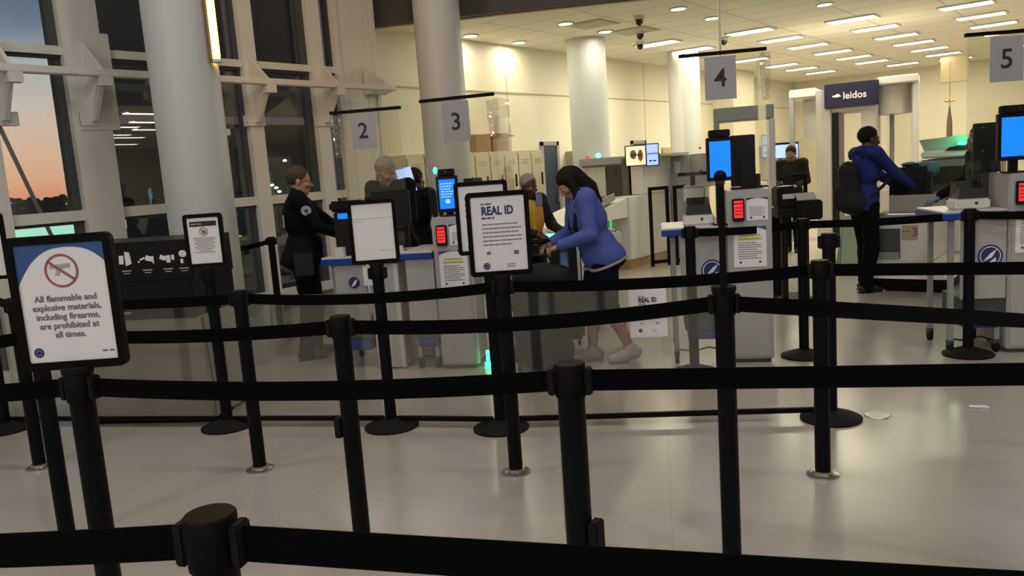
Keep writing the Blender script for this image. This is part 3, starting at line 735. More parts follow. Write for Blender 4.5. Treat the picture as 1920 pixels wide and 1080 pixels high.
def kiosk(key, org, number, bar, numx, dw=.46, tower=True, tw=.32, th=1.34, td=.42, label='', tlabel='', slabel='', dz=1.08, desk_off=0.):
    ang = UA
    # --- tower
    if tower:
        t = thing('podium_tower', tlabel, 'kiosk', (org.x, org.y, 0), ang, 'kiosk towers')
        MB().bx(0, tw, 0, td, .03, th, .008).build('body', 'kiosk', t)
        MB().bx(.015, tw-.015, .015, td-.015, 0, .03).build('plinth', 'kioskdark', t)
        MB().bx(tw-.004, tw+.012, .03, .07, .03, th-.05, .004).build('edge_strip', 'kiosklight', t)
        MB().bx(.02, tw-.02, -.004, .0, .05, th-.38, .002).build('front_panel', 'kiosk', t)
        r_ = MB().bx(.04, .13, -.03, 0, th-.23, th-.06, .006).build('document_reader', 'dark_device', t)
        MB().bx(.052, .118, -.034, -.029, th-.205, th-.075).build('reader_display', 'redled', r_)
        MB().bx(.052, .118, -.037, -.033, th-.1, th-.093).bx(.058, .112, -.037, -.033, th-.13, th-.125).bx(.058, .112, -.037, -.033, th-.155, th-.15).bx(.058, .112, -.037, -.033, th-.18, th-.175).build('display_digits', 'dark_device', r_)
        notice(t, .225, th-.145, .155, .17, -.001, 'small_notice', 'inkblack', seed=3)
        notice(t, .165, th-.43, .24, .31, -.006, 'notice', 'blueink', True, seed=9)
        # chin-height camera and screen
    # --- desk
    d = thing('check_desk', label, 'desk', (org.x, org.y, 0), ang, 'checkpoint desks')
    x0 = -dw+.0+desk_off; x1 = -.01+desk_off
    MB().bx(x0-.03, x1, -.02, .62, dz-.012, dz+.004, .003).build('desktop', 'kiosklight', d)
    MB().bx(x0-.035, x1, -.028, .625, dz-.058, dz-.012, .004).build('blue_edge', 'blueedge', d)
    MB().bx(x0+(.10 if dw > .3 else .0), x1, .0, .02, .42, dz-.058, .003).build('modesty_panel', 'kiosk', d)
    s_ = MB().ring(.085, .004, -.004, -.001, (x1-.11, .74), 28).build('round_emblem', 'navyink', d) if dw > .3 else None
    if s_: MB().ring(.072, .066, -.006, -.004, (x1-.11, .74), 28).build('emblem_ring', 'paper', s_)
    if s_: MB().prism([(x1-.16, .70), (x1-.10, .73), (x1-.065, .79), (x1-.11, .76)], -.007, -.004).prism([(x1-.12, .69), (x1-.07, .70), (x1-.075, .73)], -.007, -.004).build('emblem_wing', 'paper', s_)
    MB().bx(x0+(.12 if dw > .3 else .03), x1, .02, .45, .27, .42).build('lower_shelf', 'kioskdark', d)
    MB().bx(x0+(.14 if dw > .3 else .04), x1-.02, .03, .4, .19, .27, .01).build('blue_footrest', 'blueedge', d)
    for sx in (x0+.05, x1-.04):
        for sy in (.06, .52):
            lg = MB().bx(sx-.018, sx+.018, sy-.02, sy+.02, .09, dz-.058).build('leg', 'machinegrey', d)
            MB().cone((sx-.014, sy, .045), (sx+.014, sy, .045), .045, .045, 18).build('caster_wheel', 'rubber', lg)
            MB().bx(sx-.02, sx+.02, sy-.03, sy+.03, .06, .10).build('caster_fork', 'kioskdark', lg)
    MB().tube([(x0+.05, .1, .10), (x0+.2, .2, .06), (x0+.3, .15, .1), (x1, .25, .05)], .006, 6).build('cable', 'rubber', d)
    # --- shield
    a, b, zt_ = bar
    s = thing('acrylic_shield', slabel, 'shield', (a.x, a.y, dz+.004), math.atan2((b-a).y, (b-a).x), 'clear shields over the desks')
    Lb = Vector(((b-a).x, (b-a).y)).length; hz = zt_-dz-.004
    MB().bx(0, Lb, -.004, .004, 0, hz).build('clear_sheet', 'acrylic', s)
    MB().bx(Lb, Lb+.008, 0, .42, 0.3, hz-.02).build('side_sheet', 'acrylic', s)
    MB().bx(-.02, Lb+.02, -.014, .014, hz-.015, hz+.012, .003).build('top_rail', 'black', s)
    mb = MB()
    for xx in (.12, .24):
        for zz in (.42, .60): mb.cone((xx, -.012, zz), (xx, -.004, zz), .009, .009, 10)
    mb.build('fixing_stud', 'gasket', s)
    nx = numx*Lb
    nb = MB().bx(nx-.12, nx+.12, -.009, -.006, hz-.36, hz-.03).build('number_sheet', 'papergrey', s)
    text_mesh(number, .20, 'number', 'inkblack', s, nx, -.0105, hz-.20, bold=.002)
    return d

K4 = G(1371, 681); K3 = G(831, 692); K5 = G(1886, 662)
kiosk('4', K4, '4', (DP(1277, 107, 6.33), DP(1432, 90, 6.22), 2.41), .47, label='grey wheeled desk with blue edge of kiosk 4, beside the middle blue screen', tlabel='grey podium tower of kiosk 4, between desk and steel arch', slabel='clear shield with hanging number 4')
kiosk('3', K3, '3', (DP(790, 188, 6.75), DP(922, 178, 6.55), 2.24), .48, label='desk with blue edge left of the kiosk 3 tower', tlabel='grey podium tower of kiosk 3, behind the REAL ID sign', slabel='clear shield with number 3 before the grey column', dw=.25, tw=.30, dz=1.0, th=1.27)
kiosk('5', K5, '5', (DP(1814, 66, 5.95), DP(1990, 45, 5.9), 2.37), .42, label='desk with blue edge at kiosk 5 near the picture edge', tlabel='grey podium tower of kiosk 5, cut by the picture edge', slabel='clear shield with number 5 at the picture edge', dw=.42)
K2 = G(703, 692); K2.x -= .0
# kiosk 2 : desk plus full-height cabinet under the same blue-edged top
dk = thing('check_desk', 'desk of kiosk 2 with grey cabinet and round emblem, beside the officer', 'desk', (K2.x, K2.y, 0), UA, 'checkpoint desks')
MB().bx(-.38, .285, -.02, .6, .968, .984, .003).build('desktop', 'kiosklight', dk)
MB().bx(-.385, .29, -.028, .605, .915, .968, .004).build('blue_edge', 'blueedge', dk)
MB().bx(.03, .28, 0, .45, 0.01, .915, .006).build('cabinet', 'kiosk', dk)
MB().bx(.245, .285, -.006, .02, .01, .91, .003).build('edge_strip', 'kiosklight', dk)
MB().bx(-.28, .0, 0, .02, .42, .915, .003).build('modesty_panel', 'kiosk', dk)
MB().bx(-.26, .0, .02, .4, .27, .42).build('lower_shelf', 'kioskdark', dk); MB().bx(-.26, -.02, .03, .38, .16, .27, .01).build('blue_footrest', 'blueedge', dk)
MB().bx(-.02, .1, -.012, -.006, .73, .9).build('notice', 'paper', dk)
s_ = MB().ring(.05, .004, -.004, -.001, (-.11, .76), 24).build('round_emblem', 'navyink', dk); MB().prism([(-.14, .72), (-.1, .74), (-.075, .79), (-.11, .77)], -.007, -.004).build('emblem_wing', 'paper', s_)
for sx in (-.3, .225):
    for sy in (.05, .5):
        lg = MB().bx(sx-.018, sx+.018, sy-.02, sy+.02, .09, .915).build('leg', 'machinegrey', dk)
        MB().cone((sx-.014, sy, .045), (sx+.014, sy, .045), .045, .045, 18).build('caster_wheel', 'rubber', lg)
a, b = DP(622, 212, 7.05), DP(747, 198, 6.95)
s = thing('acrylic_shield', 'clear shield with number 2 before the window pier', 'shield', (a.x, a.y, .984), math.atan2((b-a).y, (b-a).x), 'clear shields over the desks')
Lb = Vector(((b-a).x, (b-a).y)).length; hz = 2.22-.984
MB().bx(0, Lb, -.004, .004, 0, hz).build('clear_sheet', 'acrylic', s); MB().bx(-.02, Lb+.02, -.014, .014, hz-.015, hz+.012, .003).build('top_rail', 'black', s)
MB().bx(.17, .39, -.009, -.006, hz-.33, hz-.03).build('number_sheet', 'papergrey', s); text_mesh('2', .19, 'number', 'inkblack', s, .275, -.0105, hz-.18, bold=.002)
MB().bx(.0, .12, -.009, -.006, hz-.36, hz-.03).build('crumpled_sheet', 'acrylic', s)

def local(o, x, y, z):
    c_, s_ = math.cos(UA), math.sin(UA); return (o.x+x*c_-y*s_, o.y+x*s_+y*c_, z)
# face-camera screens on arms
def screen_unit(org, x, y, z, w, h, label, m_='screenblue', lines=False, base=1.1, rz=UA+R(4)):
    o = thing('identity_screen', label, 'screen', local(org, x, y, base), rz, 'blue camera screens of the kiosks')
    zz = z-base
    MB().bx(-w/2-.022, w/2+.022, -.02, .03, zz-h/2-.03, zz+h/2+.03, .006).build('housing', 'dark_device', o)
    sc = MB().bx(-w/2, w/2, -.024, -.019, zz-h/2, zz+h/2).build('display', m_, o)
    MB().bx(-w/2+.0, w/2-.0, -.035, .04, zz+h/2+.03, zz+h/2+.085, .006).build('camera_bar', 'rubber', o)
    MB().ball((0, -.036, zz+h/2+.058), (.012, .006, .012), 12).build('camera_lens', 'dimglass', o)
    MB().bx(-.03, .03, .03, .06, 0, zz).bx(-.07, .07, -.05, .09, 0, .012, .003).build('stand', 'dark_device', o)
    if lines:
        mb = MB()
        for i in range(6): lines_mb(mb, -w*.4, w*(.4 - .1*(i % 3)), zz+h*(.36-i*.09), h*.035, -.0245, 90+i)
        mb.ball((.0, -.0245, zz-h*.25), (w*.16, .001, h*.08), 12)
        mb.build('display_text', 'screenpale', sc)
    return o
screen_unit(K4, -.035, .05, 1.585, .155, .27, 'tall blue screen before the desk of kiosk 4', base=1.084)
screen_unit(K3, .13, .12, 1.455, .135, .24, 'blue screen with white text at kiosk 3', lines=True, base=1.27, rz=UA+R(6))
screen_unit(K5, .06, .05, 1.60, .22, .28, 'blue screen of kiosk 5 at the picture edge', base=1.34)
def monitor(org, x, y, z, w, h, label, base, rz=UA):
    o = thing('computer_monitor', label, 'monitor', local(org, x, y, base), rz, 'dark monitors on the desks')
    zz = z-base
    MB().bx(-w/2, w/2, -.012, .02, zz-h/2, zz+h/2, .006).build('panel_back', 'dark_device', o)
    MB().bx(-.025, .025, -.03, -.012, .01, zz+.03).build('neck', 'dark_device', o)
    MB().bx(-.1, .1, -.09, .05, 0, .012, .003).build('foot', 'dark_device', o)
    return o
monitor(K4, .16, .3, 1.56, .19, .40, 'tall black monitor back right of the kiosk 4 screen', 1.344)
monitor(K3, .30, .34, 1.47, .16, .20, 'black monitor back above the kiosk 3 tower', 1.274)
monitor(K5, -.02, .40, 1.52, .17, .40, 'dark monitor before the seated officer at kiosk 5', 1.084)
monitor(K4, .25, .38, 1.40, .1, .1, 'small dark card reader at the back of the kiosk 4 tower', 1.344)
def printer(org, x, y, base, label, top=True):
    o = thing('document_scanner', label, 'scanner', local(org, x, y, base), UA, 'document scanners on the desks')
    MB().bx(-.12, .12, -.1, .12, 0, .085, .015).build('white_base', 'white', o)
    if top:
        MB().poly([(-.1, -.09, .085), (.1, -.09, .085), (.1, .11, .085), (-.1, .11, .085), (-.085, -.06, .16), (.085, -.06, .16), (.085, .11, .21), (-.085, .11, .21)],
                  [(0, 1, 2, 3), (4, 5, 6, 7), (0, 1, 5, 4), (1, 2, 6, 5), (2, 3, 7, 6), (3, 0, 4, 7)]).build('black_reader', 'dark_device', o)
    MB().ball((.02, -.103, .05), (.012, .004, .01), 10).build('logo_badge', 'inkblack', o)
    return o
printer(K4, -.20, .2, 1.084, 'white and black document scanner on the kiosk 4 desk')
printer(K5, -.22, .15, 1.084, 'white and black document scanner on the kiosk 5 desk')
pr = thing('ticket_printer', 'pale upright device with a badge behind the kiosk 4 scanner', 'printer', local(K4, -.22, .44, 1.084), UA)
MB().bx(-.09, .09, 0, .12, 0, .30, .015).build('body', 'machinegrey', pr); MB().bx(-.08, .08, -.004, 0, .18, .28, .01).build('face_plate', 'white', pr); MB().bx(-.12, .12, .1, .13, .38, .41).build('top_bar', 'dark_device', pr); MB().bx(-.02, .02, .1, .12, .3, .38).build('neck', 'dark_device', pr)
dv = thing('id_reader', 'black reader with a glowing blue top at kiosk 2', 'device', local(K2, -.13, .12, .984), UA+R(6))
MB().bx(-.14, .10, -.05, .06, 0, .38, .012).build('housing', 'dark_device', dv); MB().bx(-.10, .06, -.055, -.05, .32, .365).build('display', 'screenblue', dv); MB().bx(-.17, .12, -.06, .06, .38, .47, .02).build('hood', 'rubber', dv)
dv = monitor(K2, .2, .22, 1.36, .34, .30, 'wide black monitor before the older man at kiosk 2', .984)
cp = tag(MB().bx(-.04, .04, -.03, .03, 0, .08, .004).build('card_reader', 'white', loc=local(K2, -.22, .03, .984), rz=UA), 'small white card reader on the kiosk 2 desk', 'device')
tg = thing('tissue_stack', 'small stack of white slips on the kiosk 2 desk', 'papers', local(K2, .28, .1, .984), UA)
MB().bx(-.05, .12, -.05, .05, 0, .015).bx(-.04, .03, -.03, .03, .015, .06, .004).build('slips', 'white', tg)
M['sleeve'] = clearmat('plastic_sleeve', (.82, .82, .80), 2.0, .12, haze=.12, hazecol=(.8, .8, .75), fbase=.04)
def sleeve(px, py, dd_, w_, h_, lab, seed):
    P = DP(px, py, dd_); rd = random.Random(seed); mb = MB(); nx_, nz_ = 7, 16; vs = []
    for j in range(nz_+1):
        for i_ in range(nx_+1):
            k_ = 1-.35*(j/nz_)**2
            vs.append((-w_/2*k_+w_*k_*i_/nx_+rd.uniform(-.004, .004), rd.uniform(-.014, .014), -h_*j/nz_))
    mb.poly(vs, [(j*(nx_+1)+i_, j*(nx_+1)+i_+1, (j+1)*(nx_+1)+i_+1, (j+1)*(nx_+1)+i_) for j in range(nz_) for i_ in range(nx_)])
    tag(mb.build('plastic_sleeve', 'sleeve', loc=P, rz=UA), lab, 'sleeve', 'crumpled clear sleeves on the shields')
sleeve(922, 186, 6.53, .10, .30, 'crumpled clear sleeve hanging at the bar end of number 3', 1)
sleeve(1434, 98, 6.18, .08, .36, 'crumpled clear sleeve hanging at the bar end of number 4', 2)
sleeve(628, 218, 7.0, .09, .36, 'crumpled clear sleeve hanging at the bar end of number 2', 3)
q_ = DP(762, 338, 7.9); sd = thing('side_screen', 'tilted pale blue lit screen beside the grey-haired man', 'screen', (q_.x, q_.y, .984), yaw)
MB().box((0, 0, q_.z-.984), (.15, .012, .24), ry=R(-12)).build('display', 'screenpale', sd); MB().bx(-.02, .02, .01, .04, 0, q_.z-1.0).bx(-.07, .07, -.05, .07, 0, .012).build('stand', 'dark_device', sd)
# green beacons by kiosk 3
q_ = DP(816, 320, 6.9); il = thing('indicator_lamp', 'green indicator lamp at head height beside number 3', 'lamp', (q_.x, q_.y, 1.004)); MB().ball((0, 0, q_.z-1.004), (.02, .02, .03), 12).build('lamp_head', 'greenled', il); MB().bx(-.004, .004, -.004, .004, 0, q_.z-1.03).bx(-.04, .04, -.04, .04, 0, .01).build('stand', 'kiosk', il)
q_ = G(910, 690); tag(MB().bx(-.012, .012, -.012, .012, .05, .15, .004).bx(-.02, .02, -.02, .02, 0, .05).build('floor_lamp_strip', 'greenled', loc=(q_.x+.02, q_.y+.02, 0)), 'green glowing strip at the foot of the kiosk 3 tower', 'lamp')

# ------------------------------------------------------------------ waste station / info cabinet at the left
a = G(168, 797); b = G(402, 792); d = b-a; L = d.length; ang = math.atan2(d.y, d.x)
ws = thing('waste_station', 'beige station with black top and white pictograms before the near round column', 'cabinet', a, ang)
MB().bx(0, L, 0, .55, .03, .76, .006).build('body', 'beige', ws)
MB().bx(.02, L-.02, .02, .5, 0, .03).build('plinth', 'rubber', ws)
MB().bx(-.01, L-.03, -.01, .56, .76, 1.02, .004).build('black_counter', 'dark_device', ws)
MB().bx(-.02, L-.03, .02, .58, 1.02, 1.30, .004).build('header_box', 'dark_device', ws)
FZ = 1.18
hd = [c_ for c_ in ws.children if c_.name.startswith('header_box')][0]
pg = MB(); x_ = .45
pg.prism([(x_-.05, FZ-.03), (x_-.015, FZ-.03), (x_-.01, FZ+.03), (x_-.045, FZ+.03)], .016, .02).prism([(x_, FZ-.045), (x_+.045, FZ-.03), (x_+.035, FZ+.05), (x_-.0, FZ+.055)], .016, .02)
pg.build('pictogram', 'paper', hd)
pg = MB(); x_ = .61
pg.box((x_-.06, .018, FZ-.02), (.012, .004, .012)).box((x_-.03, .018, FZ), (.04, .004, .012), ry=R(-20)).box((x_+.02, .018, FZ), (.05, .004, .035), ry=R(15)).box((x_+.05, .018, FZ-.01), (.01, .004, .05)); pg.build('pictogram', 'paper', hd)
pg = MB(); x_ = .765
pg.box((x_-.03, .018, FZ), (.045, .004, .03), ry=R(20)).box((x_+.01, .018, FZ-.01), (.03, .004, .05)).box((x_+.045, .018, FZ), (.02, .004, .035)); pg.build('pictogram', 'paper', hd)
pg = MB(); x_ = .885
pg.ball((x_, .018, FZ+.02), (.03, .003, .025), 12).box((x_-.01, .018, FZ-.03), (.02, .004, .03)); pg.build('pictogram', 'paper', hd)
for x_ in (.45, .61, .765, .885): MB().bx(x_-.035, x_+.035, .017, .02, FZ-.083, FZ-.075).bx(x_-.025, x_+.025, .017, .02, FZ-.1, FZ-.094).build('caption_print', 'inklight', hd)
mb = MB().bx(.36, .46, -.013, -.01, .80, .815); mb.build('lettering', 'inklight', ws)
# power cable beside it
q_ = G(407, 792); tag(MB().tube([(0, 0, 0), (0, .01, .3), (-.02, .0, .75)], .006, 6).build('power_cable', 'rubber', loc=(q_.x, q_.y, .006)), 'thin black cable rising beside the beige station', 'cable')

# ------------------------------------------------------------------ window-side bench
bn = thing('window_bench', 'low pale bench in front of the glass wall behind the officer', 'bench', (XW+.42, 5.3, 0), R(90))
MB().bx(-1.4, 1.2, .0, .28, .34, .42, .01).build('seat', 'kiosklight', bn)
for xx in (-1.2, 0, 1.0): MB().bx(xx-.03, xx+.03, .02, .26, 0, .34).build('leg', 'kiosk', bn)

# ------------------------------------------------------------------ X-ray lane 3 (right)
def lane3():
    c0 = G(1735, 548); ox, oy = c0.x, c0.y
    o = thing('xray_lane', 'white X-ray screening lane numbered 3, before the man with the backpack', 'screening machine', (ox, oy, 0)); o.scale = (1, 1, .87)
    # local: -x left, +y away
    MB().bx(-.52, 0, 0, 2.6, .33, .93, .012).build('cabinet', 'machine', o)
    MB().bx(-.535, -.25, -.004, .0, .42, .80).build('recess', 'kioskdark', o)
    MB().bx(-.50, -.26, -.012, -.004, .42, .5).build('recess_tray', 'machinegrey', o)
    MB().bx(-.52, .0, -.006, .0, .30, .40, .002).build('kick_panel', 'kiosklight', o)
    MB().poly([(-.6, -.05, .17), (.25, -.05, .17), (.35, 2.6, .17), (-.6, 2.6, .17), (-.5, .05, .33), (.0, .05, .33), (.0, 2.6, .33), (-.5, 2.6, .33)],
              [(0, 1, 2, 3), (4, 5, 6, 7), (0, 1, 5, 4), (1, 2, 6, 5), (2, 3, 7, 6), (3, 0, 4, 7)]).build('lower_shell', 'machine', o)
    mb = MB().poly([(-.45, .0, .02), (.2, .0, .02), (.3, 2.5, .02), (-.45, 2.5, .02), (-.6, -.05, .17), (.25, -.05, .17), (.35, 2.6, .17), (-.6, 2.6, .17)],
                   [(0, 1, 2, 3), (4, 5, 6, 7), (0, 1, 5, 4), (1, 2, 6, 5), (2, 3, 7, 6), (3, 0, 4, 7)]); mb.build('underside', 'rubber', o)
    mb = MB()
    for xx in (-.4, .15):
        for yy in (.2, 2.3): mb.cone((xx, yy, 0), (xx, yy, .03), .05, .05, 12)
    mb.build('foot', 'chrome', o)
    MB().bx(-.56, .02, -.02, 1.2, .93, .975, .006).build('roller_bed', 'machinegrey', o)
    mb = MB()
    for k in range(14): mb.cone((-.52, .03+k*.085, .975), (-.02, .03+k*.085, .975), .02, .02, 10)
    mb.build('roller', 'chrome', o)
    MB().bx(-.72, -.62, .0, .05, .93, .96).bx(-.60, -.50, .0, .05, .93, .96).build('white_light', 'canopylight', o)
    # tunnel
    MB().bx(-.34, .36, 1.3, 1.36, .93, 1.62).build('tunnel_glass', 'acrylic', o)
    MB().bx(-.18, .20, 1.37, 1.42, 1.0, 1.5, .01).build('tunnel_mouth', 'dark_device', o)
    MB().bx(-.30, -.18, 1.37, 1.42, 1.0, 1.5).build('tunnel_side_light', 'screenpale' if 0 else 'white', o)
    MB().bx(-.34, .38, 1.42, 3.2, .9, 1.6, .02).build('tunnel_body', 'machinegrey', o)
    MB().bx(-.32, .36, 1.38, 3.2, 1.62, 1.72, .02).build('tunnel_roof', 'machine', o)
    MB().poly([(-.30, 1.5, 1.72), (.34, 1.5, 1.72), (.34, 3.0, 1.72), (-.30, 3.0, 1.72), (-.36, 1.5, 1.88), (.4, 1.5, 1.93), (.4, 3.0, 1.93), (-.36, 3.0, 1.88)],
              [(0, 1, 2, 3), (4, 5, 6, 7), (0, 1, 5, 4), (1, 2, 6, 5), (2, 3, 7, 6), (3, 0, 4, 7)]).build('top_cover', 'machinegrey', o)
    MB().ball((.13, 1.42, 1.80), (.06, .03, .025), 12).build('status_lamp', 'greenled', o)
    gl_ = bpy.data.lights.new('status_glow', 'POINT'); gl_.energy = 1.6; gl_.color = (.05, 1, .3); gl_.shadow_soft_size = .04; go_ = bpy.data.objects.new('status_glow', gl_); COL.objects.link(go_); go_.location = (ox+.13, oy+1.34, 1.80*.87+.02)
    MB().prism([(-.05, 1.72), (.0, 1.76), (.12, 1.775), (.24, 1.76), (.3, 1.72)], 1.36, 1.44).build('lamp_hood', 'dark_device', o)
    MB().bx(-.40, .47, 1.20, 1.3, .93, .99).build('tunnel_sill', 'chrome', o)
    MB().bx(0, .12, 1.3, 2.6, .33, .93, .01).build('side_cabinet', 'machine', o)
    sg = MB().bx(-.235, -.075, -.006, -.001, .66, .84).build('number_sheet', 'tan', o)
    text_mesh('3', .15, 'number', 'redink', sg, -.105, -.008, .75, bold=.002)
    mb = MB(); lines_mb(mb, -.225, -.15, .765, .02, -.006, 4); mb.build('print', 'ink', sg)
    return ox, oy
lx, ly = lane3()
tyg = tag(MB().bx(-.24, .24, -.2, .25, 0, .02, .005).bx(-.27, .27, -.22, -.20, 0, .19, .004).bx(-.27, .27, .25, .27, 0, .19).bx(-.27, -.25, -.2, .25, 0, .19).bx(.25, .27, -.2, .25, 0, .19).build('screening_tray', 'greytray', loc=(lx-.10, ly+.25, .866)), 'grey screening tray under the black bag on lane 3', 'tray')
bg = thing('travel_bag', 'black travel bag standing in the tray on lane 3', 'bag', (lx-.20, ly+.28, .888))
mb = MB().box((0, 0, .23), (.42, .24, .46), bev=.06)
mb.build('body', 'bag', bg, smooth=True)
MB().bx(-.15, .15, -.145, -.115, .12, .34, .012).build('front_pocket', 'suitcase', bg); MB().tube([(-.08, 0, .45), (-.07, 0, .485), (.07, 0, .485), (.08, 0, .45)], .009, 8).build('handle', 'bag', bg)
MB().ball((-.09, -.135, .08), (.01, .008, .01), 8).ball((.09, -.135, .09), (.01, .008, .01), 8).build('buckle', 'chrome', bg)
mb = MB()
for (x_, y_, z_, r1, r2, r3) in ((.05, .02, .31, .15, .1, .035), (-.05, .0, .325, .09, .09, .03), (.18, 0, .26, .07, .1, .08), (.12, .03, .30, .1, .09, .05)): mb.ball((x_, y_, z_), (r1, r2, r3), 14)
tag(mb.build('folded_jacket', 'teal', loc=(lx-.18, ly+.36, 1.05), smooth=True), 'teal jacket draped over the black bag', 'clothing')

# ------------------------------------------------------------------ X-ray lane behind the woman
c1 = G(1185, 505)
o = thing('xray_lane', 'far white X-ray lane with monitors on top, behind the woman in blue', 'screening machine', (c1.x, c1.y, 0))
MB().bx(-.35, 0, 0, 1.9, .14, 1.10, .012).build('cabinet', 'machine', o)
MB().bx(-.33, -.02, .02, 1.9, 0, .14).build('plinth', 'card', o)
MB().bx(-.30, -.02, .55, 1.5, 1.10, 1.72, .015).build('tower', 'machine', o)
MB().bx(-.34, .30, .5, 1.5, 1.68, 1.72, .005).build('monitor_shelf', 'machinegrey', o)
MB().bx(-1.15, -.36, .45, .88, 1.60, 1.72, .012).build('tunnel_roof', 'machinegrey', o)
MB().bx(-1.15, -.25, .55, .88, .95, 1.60).build('tunnel_body', 'domegrey', o)
MB().bx(-.70, -.42, .52, .55, 1.1, 1.58, .004).build('tunnel_mouth', 'dark_device', o)
MB().bx(-1.13, -.70, .52, .55, 1.1, 1.58, .004).build('side_light', 'white', o)
MB().bx(-1.15, -.25, .40, .41, 1.08, 1.62).build('tunnel_glass', 'acrylic', o)
MB().bx(-1.15, -.35, -2.2, .55, .62, .80, .01).build('infeed_table', 'machine', o)
MB().poly([(-.95, -1.4, .80), (-.02, -1.4, .80), (-.02, -.02, .80), (-.95, -.02, .80), (-.95, -.15, 1.03), (-.02, -.15, 1.07), (-.02, -.02, 1.09), (-.95, -.02, 1.05)],
          [(0, 1, 2, 3), (4, 5, 6, 7), (0, 1, 5, 4), (1, 2, 6, 5), (2, 3, 7, 6), (3, 0, 4, 7)]).build('sloped_infeed', 'machine', o)
MB().bx(-1.05, -.45, -2.3, -.2, .10, .62, .01).build('infeed_base', 'machine', o)
MB().bx(-.349, -.33, -.4, -.01, .2, .95, .01).build('end_panel', 'machine', o)
MB().bx(-.352, -.345, -.02, .002, .6, .92).build('green_side_light', 'greenled', o)
MB().ball((-1.0, .5, 1.75), (.03, .03, .03), 10).build('red_status_lamp', 'redled', o); MB().ball((-.8, .5, 1.76), (.05, .03, .04), 10).build('teal_status_lamp', 'tealled', o); MB().ball((-.05, .55, 1.74), (.025, .025, .025), 10).build('red_status_lamp', 'redled', o)
mo = o
q_ = G(1052, 440, .95)
tag(MB().bx(-.22, .22, -.02, .02, -.02, .02, .01).build('conveyor_light', 'tealled', loc=DP(1052, 440, 8.9), rz=yaw+R(12)), 'mint glowing light bar between the seated man and the woman', 'lamp')
# roller table that carries it
bl = DP(1052, 440, 8.9)
rt = thing('roller_table', 'pale roller conveyor table between the seated man and the woman', 'conveyor', (bl.x, bl.y, 0), yaw+R(12))
MB().bx(-.5, .7, -.02, .75, bl.z-.16, bl.z-.024, .01).build('table_body', 'machine', rt)
mb = MB()
for k in range(12): mb.cone((-.46+k*.1, .0, bl.z-.01), (-.46+k*.1, .73, bl.z-.01), .014, .014, 8)
mb.build('roller', 'chrome', rt)
for sx in (-.42, .6):
    for sy in (.06, .66): MB().bx(sx-.03, sx+.03, sy-.03, sy+.03, 0, bl.z-.16).build('leg', 'machinegrey', rt)
MB().bx(-.42, .62, .0, .03, .25, .55).build('front_panel', 'machine', rt)
for (px, py, w_, h_, m_, lab, dd_) in ((1192, 292, .30, .29, 'screentan', 'monitor with a tan X-ray picture on the far lane', 12.3), (1223, 290, .17, .31, 'screenpale', 'narrow pale blue monitor on the far lane', 12.1)):
    p = DP(px, py, dd_); s = thing('xray_monitor', lab, 'monitor', (p.x, p.y, 1.72), yaw+R(-4), 'monitors on the far lane')
    zz = p.z-1.72
    MB().bx(-w_/2-.015, w_/2+.015, -.01, .03, zz-h_/2-.015, zz+h_/2+.015, .004).build('housing', 'dark_device', s)
    MB().bx(-w_/2, w_/2, -.014, -.009, zz-h_/2, zz+h_/2).build('display', m_, s)
    MB().bx(-.02, .02, .0, .03, 0, zz).bx(-.08, .08, -.05, .05, 0, .012).build('stand', 'dark_device', s)
    if m_ == 'screentan':
        MB().ball((-.04, -.0145, zz+.02), (.05, .002, .07), 12).ball((.07, -.0145, zz), (.04, .002, .09), 12).build('bag_image', 'card', s)
    else: MB().ball((-.03, -.0145, zz-.09), (.025, .002, .012), 10).ball((.03, -.0145, zz-.09), (.025, .002, .012), 10).build('image_marks', 'inkblack', s)
tr_ = tag(MB().box((0, 0, 0), (.4, .55, .02), rx=R(11), bev=.006).box((.2, 0, .05), (.02, .55, .1), rx=R(11)).box((-.2, 0, .05), (.02, .55, .1), rx=R(11)).box((0, -.27, .0), (.4, .02, .1), rx=R(11)).build('screening_tray', 'greytray', loc=(c1.x-.28, c1.y-.55, 1.03)), 'grey tray tilted on the sloped far infeed', 'tray')
# grey tall cabinet and glass gate
p = G(1284, 484)
cb = thing('equipment_cabinet', 'blue-grey equipment cabinet with a white badge beside the far lane', 'cabinet', (p.x, p.y, 0), 0)
MB().bx(-.20, .12, 0, .8, 0, 1.675, .01).build('body', 'machinegrey', cb)
MB().bx(.12, .45, .1, .7, 1.15, 1.68, .01).build('upper_box', 'machinegrey', cb)
MB().prism([(-.13, 1.58), (-.01, 1.58), (-.025, 1.42), (-.07, 1.37), (-.115, 1.42)], -.006, -.001).build('badge', 'white', cb)
def gate(pa, pb, h, lab):
    d = pb-pa; L = d.length; o = thing('glass_gate', lab, 'gate', (pa.x, pa.y, 0), math.atan2(d.y, d.x), 'black framed glass gates')
    MB().bx(0, .045, -.02, .02, 0, h).bx(L-.045, L, -.02, .02, 0, h).bx(.045, L-.045, -.02, .02, h-.05, h).bx(.045, L-.045, -.02, .02, .04, .09).build('frame', 'black', o)
    MB().bx(.045, L-.045, -.004, .004, .09, h-.05).build('glass_panel', 'acrylic', o)
gate(G(1222, 500), G(1258, 496), 1.22, 'black framed glass gate beside the far lane')
gate(G(1268, 497), G(1292, 494), 1.22, 'black framed glass gate hidden partly by kiosk 4')
